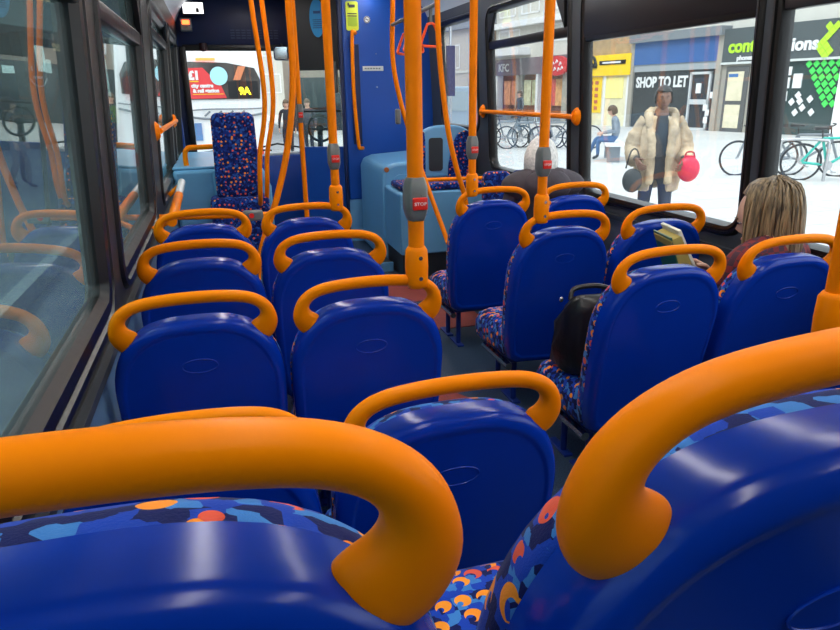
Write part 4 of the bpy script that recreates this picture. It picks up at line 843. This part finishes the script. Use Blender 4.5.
MB().cyl((0, 0, 0), (0, 0, 3.2), .03).build('post', 'steel', bn); MB().box(-.11, .11, -.045, -.03, 1.6, 2.75).build('banner', mat('purple_banner', (.03, .015, .05, 1), .6), bn, smooth=0)

# bicycles
def bicycle(label, loc, rz, frame_m, proto=[None], steer=0):
    if proto[0] is None or frame_m is not None:
        b = empty('bicycle', (0, 0, 0)); fm = frame_m or greyf
        for x in (-.52, .52):
            w_ = MB().tube([(x+.335*math.cos(a*math.pi/20), 0, .335+.335*math.sin(a*math.pi/20)) for a in range(40)], .022, 8, closed=True).build('wheel', 'black', b)
            sp = MB(); [sp.tube([(x, 0, .335), (x+.32*math.cos(k*math.pi/9), 0, .335+.32*math.sin(k*math.pi/9))], .0025, 4) for k in range(18)]; sp.cyl((x, -.03, .335), (x, .03, .335), .02, 10); sp.build('spokes', 'steel', w_)
        f = MB(); BBk = (-.08, 0, .29); st_ = (-.22, 0, .78); hd_ = (.36, 0, .80); hl = (.40, 0, .66)
        for a, c in ((BBk, st_), (st_, hd_), (BBk, hl), (hd_, hl), (hl, (.52, 0, .335)), (BBk, (-.52, 0, .335)), (st_, (-.52, 0, .335))): f.tube([a, c], .024, 8)
        f.build('frame', fm, b)
        MB().tube([(-.22, 0, .78), (-.25, 0, .93)], .014, 8).prism([(-.38, .93), (-.12, .95), (-.12, .98), (-.38, .99)], -.05, .05, 'y').build('saddle', 'black', b)
        MB().tube([(.36, 0, .80), (.34, 0, .95)], .014, 8).tube(bez([(.30, -.28, .98), (.38, -.15, .98), (.36, 0, .96), (.38, .15, .98), (.30, .28, .98)], 4), .014, 8).build('handlebar', 'black', b)
        MB().tube([(BBk[0], -.09, .29), (.02, -.09, .18)], .01, 6).cyl((BBk[0], -.03, .29), (BBk[0], -.045, .29), .09, 18).box(-.02, .07, -.14, -.09, .17, .19).build('crank', 'steel', b)
        if frame_m is None: proto[0] = b
    else: b = copy_tree(proto[0])
    b.location = loc; b.rotation_euler = (R(4), 0, rz); tag(b, label, 'bicycle', 'parked bicycles'); return b
bikes = [(8.75, 20.2, 'leftmost bicycle at the rack in front of the fast food shop'), (8.95, 19.35, 'second bicycle from the left at the fast food shop rack'), (9.45, 19.6, 'bicycle in the middle of the rack, left of the white haired head'), (9.75, 18.75, 'fourth bicycle of the fast food rack, above the white haired head'), (10.4, 18.9, 'rightmost bicycle of the fast food rack, by the window pillar')]
for x, y, lb in bikes: bicycle(lb, (x, y, -.2), R(-35), None)
bicycle('bicycle with only its front wheel showing left of the rear window pillar', (10.5, 11.25, -.2), R(160), None)
bicycle('grey bicycle leaning at the rack behind the teal bicycle', (11.35, 11.0, -.2), R(-60), None)
bicycle('teal framed bicycle at the right edge of the photograph', (10.95, 10.05, -.2), R(-38), mat('teal_frame', (.02, .45, .36, 1), .3))
for x, y, lb in ((10.5, 10.3, 'steel cycle stand beside the teal bicycle'), (9.2, 19.6, 'steel cycle stand in front of the fast food shop')):
    o = MB().tube(bez([(-.4, 0, 0), (-.4, 0, .65), (-.3, 0, .75), (.3, 0, .75), (.4, 0, .65), (.4, 0, 0)], 4), .03, 10).build('cycle_stand', 'steel'); o.location = (x, y, -.2); o.rotation_euler = (0, 0, R(-40)); tag(o, lb, 'cycle stand')

# pedestrians
fur = mat('cream_fur', (.66, .50, .32, 1), .95, noise=.5, nscale=6, bump=1, bscale=45)
def walk(dx=.12):
    J = dict(STAND); J.update(knl=((-.10, .10, .49), .060), anl=((-.10, .06, .09), .042), tol=((-.105, .20, .045), .036), knr=((.10, -.02, .49), .060), anr=((.10, -.2, .13), .042), tor=((.105, -.08, .05), .036)); return J
J = walk(); J.update(ell=((-.27, 0, 1.13), .045), wrl=((-.22, .18, 1.02), .03), elr=((.27, 0, 1.13), .045), wrr=((.22, .18, 1.02), .03))
p, Mx = figure('person', 'pedestrian in a cream fur coat with a red bag outside the large right window', (4.26, 5.98, -.2), R(152), J, mat('dark_top', (.035, .04, .05, 1), .8), mat('dark_blue_trousers', (.035, .045, .065, 1), .8), 'skind', (0, .02, 1.60), 0, 0, dark=True, s=.94)
cap_hair(Mx, p, hair_m['black'], .94, low=-.2, thick=.006, front=.62)
mb = MB()                                                                  # open coat: body shell left open at the front, two sleeves and a collar
rings = []; n = 30
for z, rx, ry in ((.70, .225, .19), (.80, .235, .19), (1.0, .22, .17), (1.2, .215, .16), (1.36, .19, .14), (1.44, .13, .11)):
    rings.append([Vector((rx*math.cos(a)*(1+.05*math.sin(k*2.3+z*9)), ry*math.sin(a)*(1+.05*math.sin(k*1.9+z*11)), z)) for k, a in enumerate([R(112)+R(316)*i/(n-1) for i in range(n)])])
inner = [[Vector((v.x*.80, v.y*.80, v.z)) for v in r] for r in rings]
mb.loft(rings, False, False, closed=False); mb.loft(inner, False, False, closed=False)
for A, B_ in ((rings, inner),):
    for e in (0, -1): mb.loft([[r[e] for r in A], [r[e] for r in B_]], False, False, closed=False)
    mb.loft([A[0], B_[0]], False, False, closed=False); mb.loft([A[-1], B_[-1]], False, False, closed=False)
for sx in (-1, 1):
    mb.tube(bez([(sx*.14, 0, 1.40), (sx*.21, 0, 1.30), (sx*.25, 0, 1.12), (sx*.235, .13, 1.0)], 5), [.066+.02*math.sin(i*.9)*.3+.018*(i > 5) for i in range(16)], 14)
    mb.tube(bez([(sx*.05, -.08, 1.47), (sx*.12, .0, 1.46), (sx*.11, .13, 1.33), (sx*.09, .19, 1.12), (sx*.09, .205, .78)], 6), [.05-.012*(i/24) for i in range(25)], 10)
mb.tube(bez([(-.08, -.07, 1.47), (0, -.11, 1.48), (.08, -.07, 1.47)], 5), .05, 10)
o = mb.build('fur_coat', fur, p, smooth=80); sb_ = o.modifiers.new('sub', 'SUBSURF'); sb_.levels = 1; sb_.render_levels = 1
tx = bpy.data.textures.new('fur_clouds', 'CLOUDS'); tx.noise_scale = .03; dm = o.modifiers.new('disp', 'DISPLACE'); dm.texture = tx; dm.strength = .03; dm.mid_level = .5
u = Matrix.Rotation(R(152), 3, 'Z')
bl = empty('red_handbag', Vector((4.26, 5.98, -.2))+u @ Vector((-.27, .22, .80+.10)), R(152), 'bright red bag held by the fur coat pedestrian', 'bag')
MB().ball((0, 0, .04), .105, .06, .125, 22).box(-.05, .05, -.02, .02, .12, .17).build('body', mat('red_bag', (.80, .02, .07, 1), .45), bl, smooth=80); MB().tube(bez([(-.045, 0, .15), (-.03, 0, .20), (.03, 0, .20), (.045, 0, .15)], 4), .008, 6).build('strap', mat('red_strap', (.5, .02, .04, 1), .5), bl)
bl = empty('dark_handbag', Vector((4.26, 5.98, -.2))+u @ Vector((.25, .20, .69)), R(152), 'dark grey bag hanging at the other hand of the fur coat pedestrian', 'bag')
MB().ball((0, 0, .13), .10, .05, .12, 20).build('body', mat('dark_bag', (.04, .05, .055, 1), .6), bl, bevel=.03, segs=3); MB().tube(bez([(-.07, 0, .25), (-.03, 0, .42), (.03, 0, .42), (.07, 0, .25)], 4), .008, 6).build('strap', 'black', bl)
# person on the bench
J = dict(SIT); J.update(wrl=((-.10, .42, .66), .03), wrr=((.10, .42, .66), .03), chest=((0, .10, .86), (.155, .12)), nb=((0, .14, 1.02), (.075, .06)), shl=((-.17, .14, .985), .06), shr=((.17, .14, .985), .06), neck=((0, .17, 1.07), .05), hd=((0, .19, 1.13), .055), knr=((.11, .55, .53), .06), anr=((.10, .72, .12), .042), tor=((.10, .85, .07), .036))
p, Mx = figure('person', 'person in jeans and grey jacket sitting on the bench outside the yellow shop', (9.65, 15.2, -.2), R(62), J, mat('grey_jacket', (.22, .25, .29, 1), .8, noise=.3, nscale=10), mat('blue_jeans', (.05, .12, .27, 1), .8), 'skin', (0, .21, 1.19), 0, R(-15))
cap_hair(Mx, p, hair_m['brown'], 1, thick=.012)
bn = empty('street_bench', (9.65, 15.2, -.2), R(62), 'pale low bench under the sitting person in jeans', 'bench')
MB().box(-.8, .8, -.1, .36, .38, .44).build('seat', 'white', bn, bevel=.01)
for x in (-.6, .6): MB().box(x-.06, x+.06, 0, .3, 0, .38).build('leg', greyf, bn, bevel=.01)
# small figures far off
def walker(label, loc, rz, topc, legc, skin='skin', hairk='brown', face=True):
    p, Mx = figure('person', label, loc, rz, walk(), mat('coat', topc, .8, noise=.2, nscale=8), mat('trousers', legc, .8), skin, (0, .02, 1.585), face=face); cap_hair(Mx, p, hair_m[hairk], 1, thick=.012); return p
walker('pedestrian in dark clothes walking right on the left pavement, nearer the pillar', (-4.0, 15.6, -.2), R(-70), (.04, .05, .06, 1), (.03, .045, .06, 1))
walker('pedestrian in pale trousers at the far left edge', (-3.75, 14.8, -.2), R(-100), (.03, .04, .04, 1), (.18, .17, .16, 1), hairk='black')
walker('pedestrian in dark clothes seen through the windscreen, left one', (1.95, 20.5, -.35), R(170), (.02, .02, .03, 1), (.02, .02, .03, 1))
walker('pedestrian in dark clothes seen through the windscreen, right one', (2.62, 21.0, -.35), R(160), (.05, .05, .07, 1), (.02, .02, .03, 1))
walker('figure in a yellow hi-vis vest seen through the second left window', (-3.05, 22.8, -.2), R(150), (.50, .75, .05, 1), (.03, .03, .05, 1))
walker('pedestrian in a dark coat by the red oval sign', (11.9, 26.2, -.2), R(100), (.05, .06, .08, 1), (.03, .03, .04, 1))
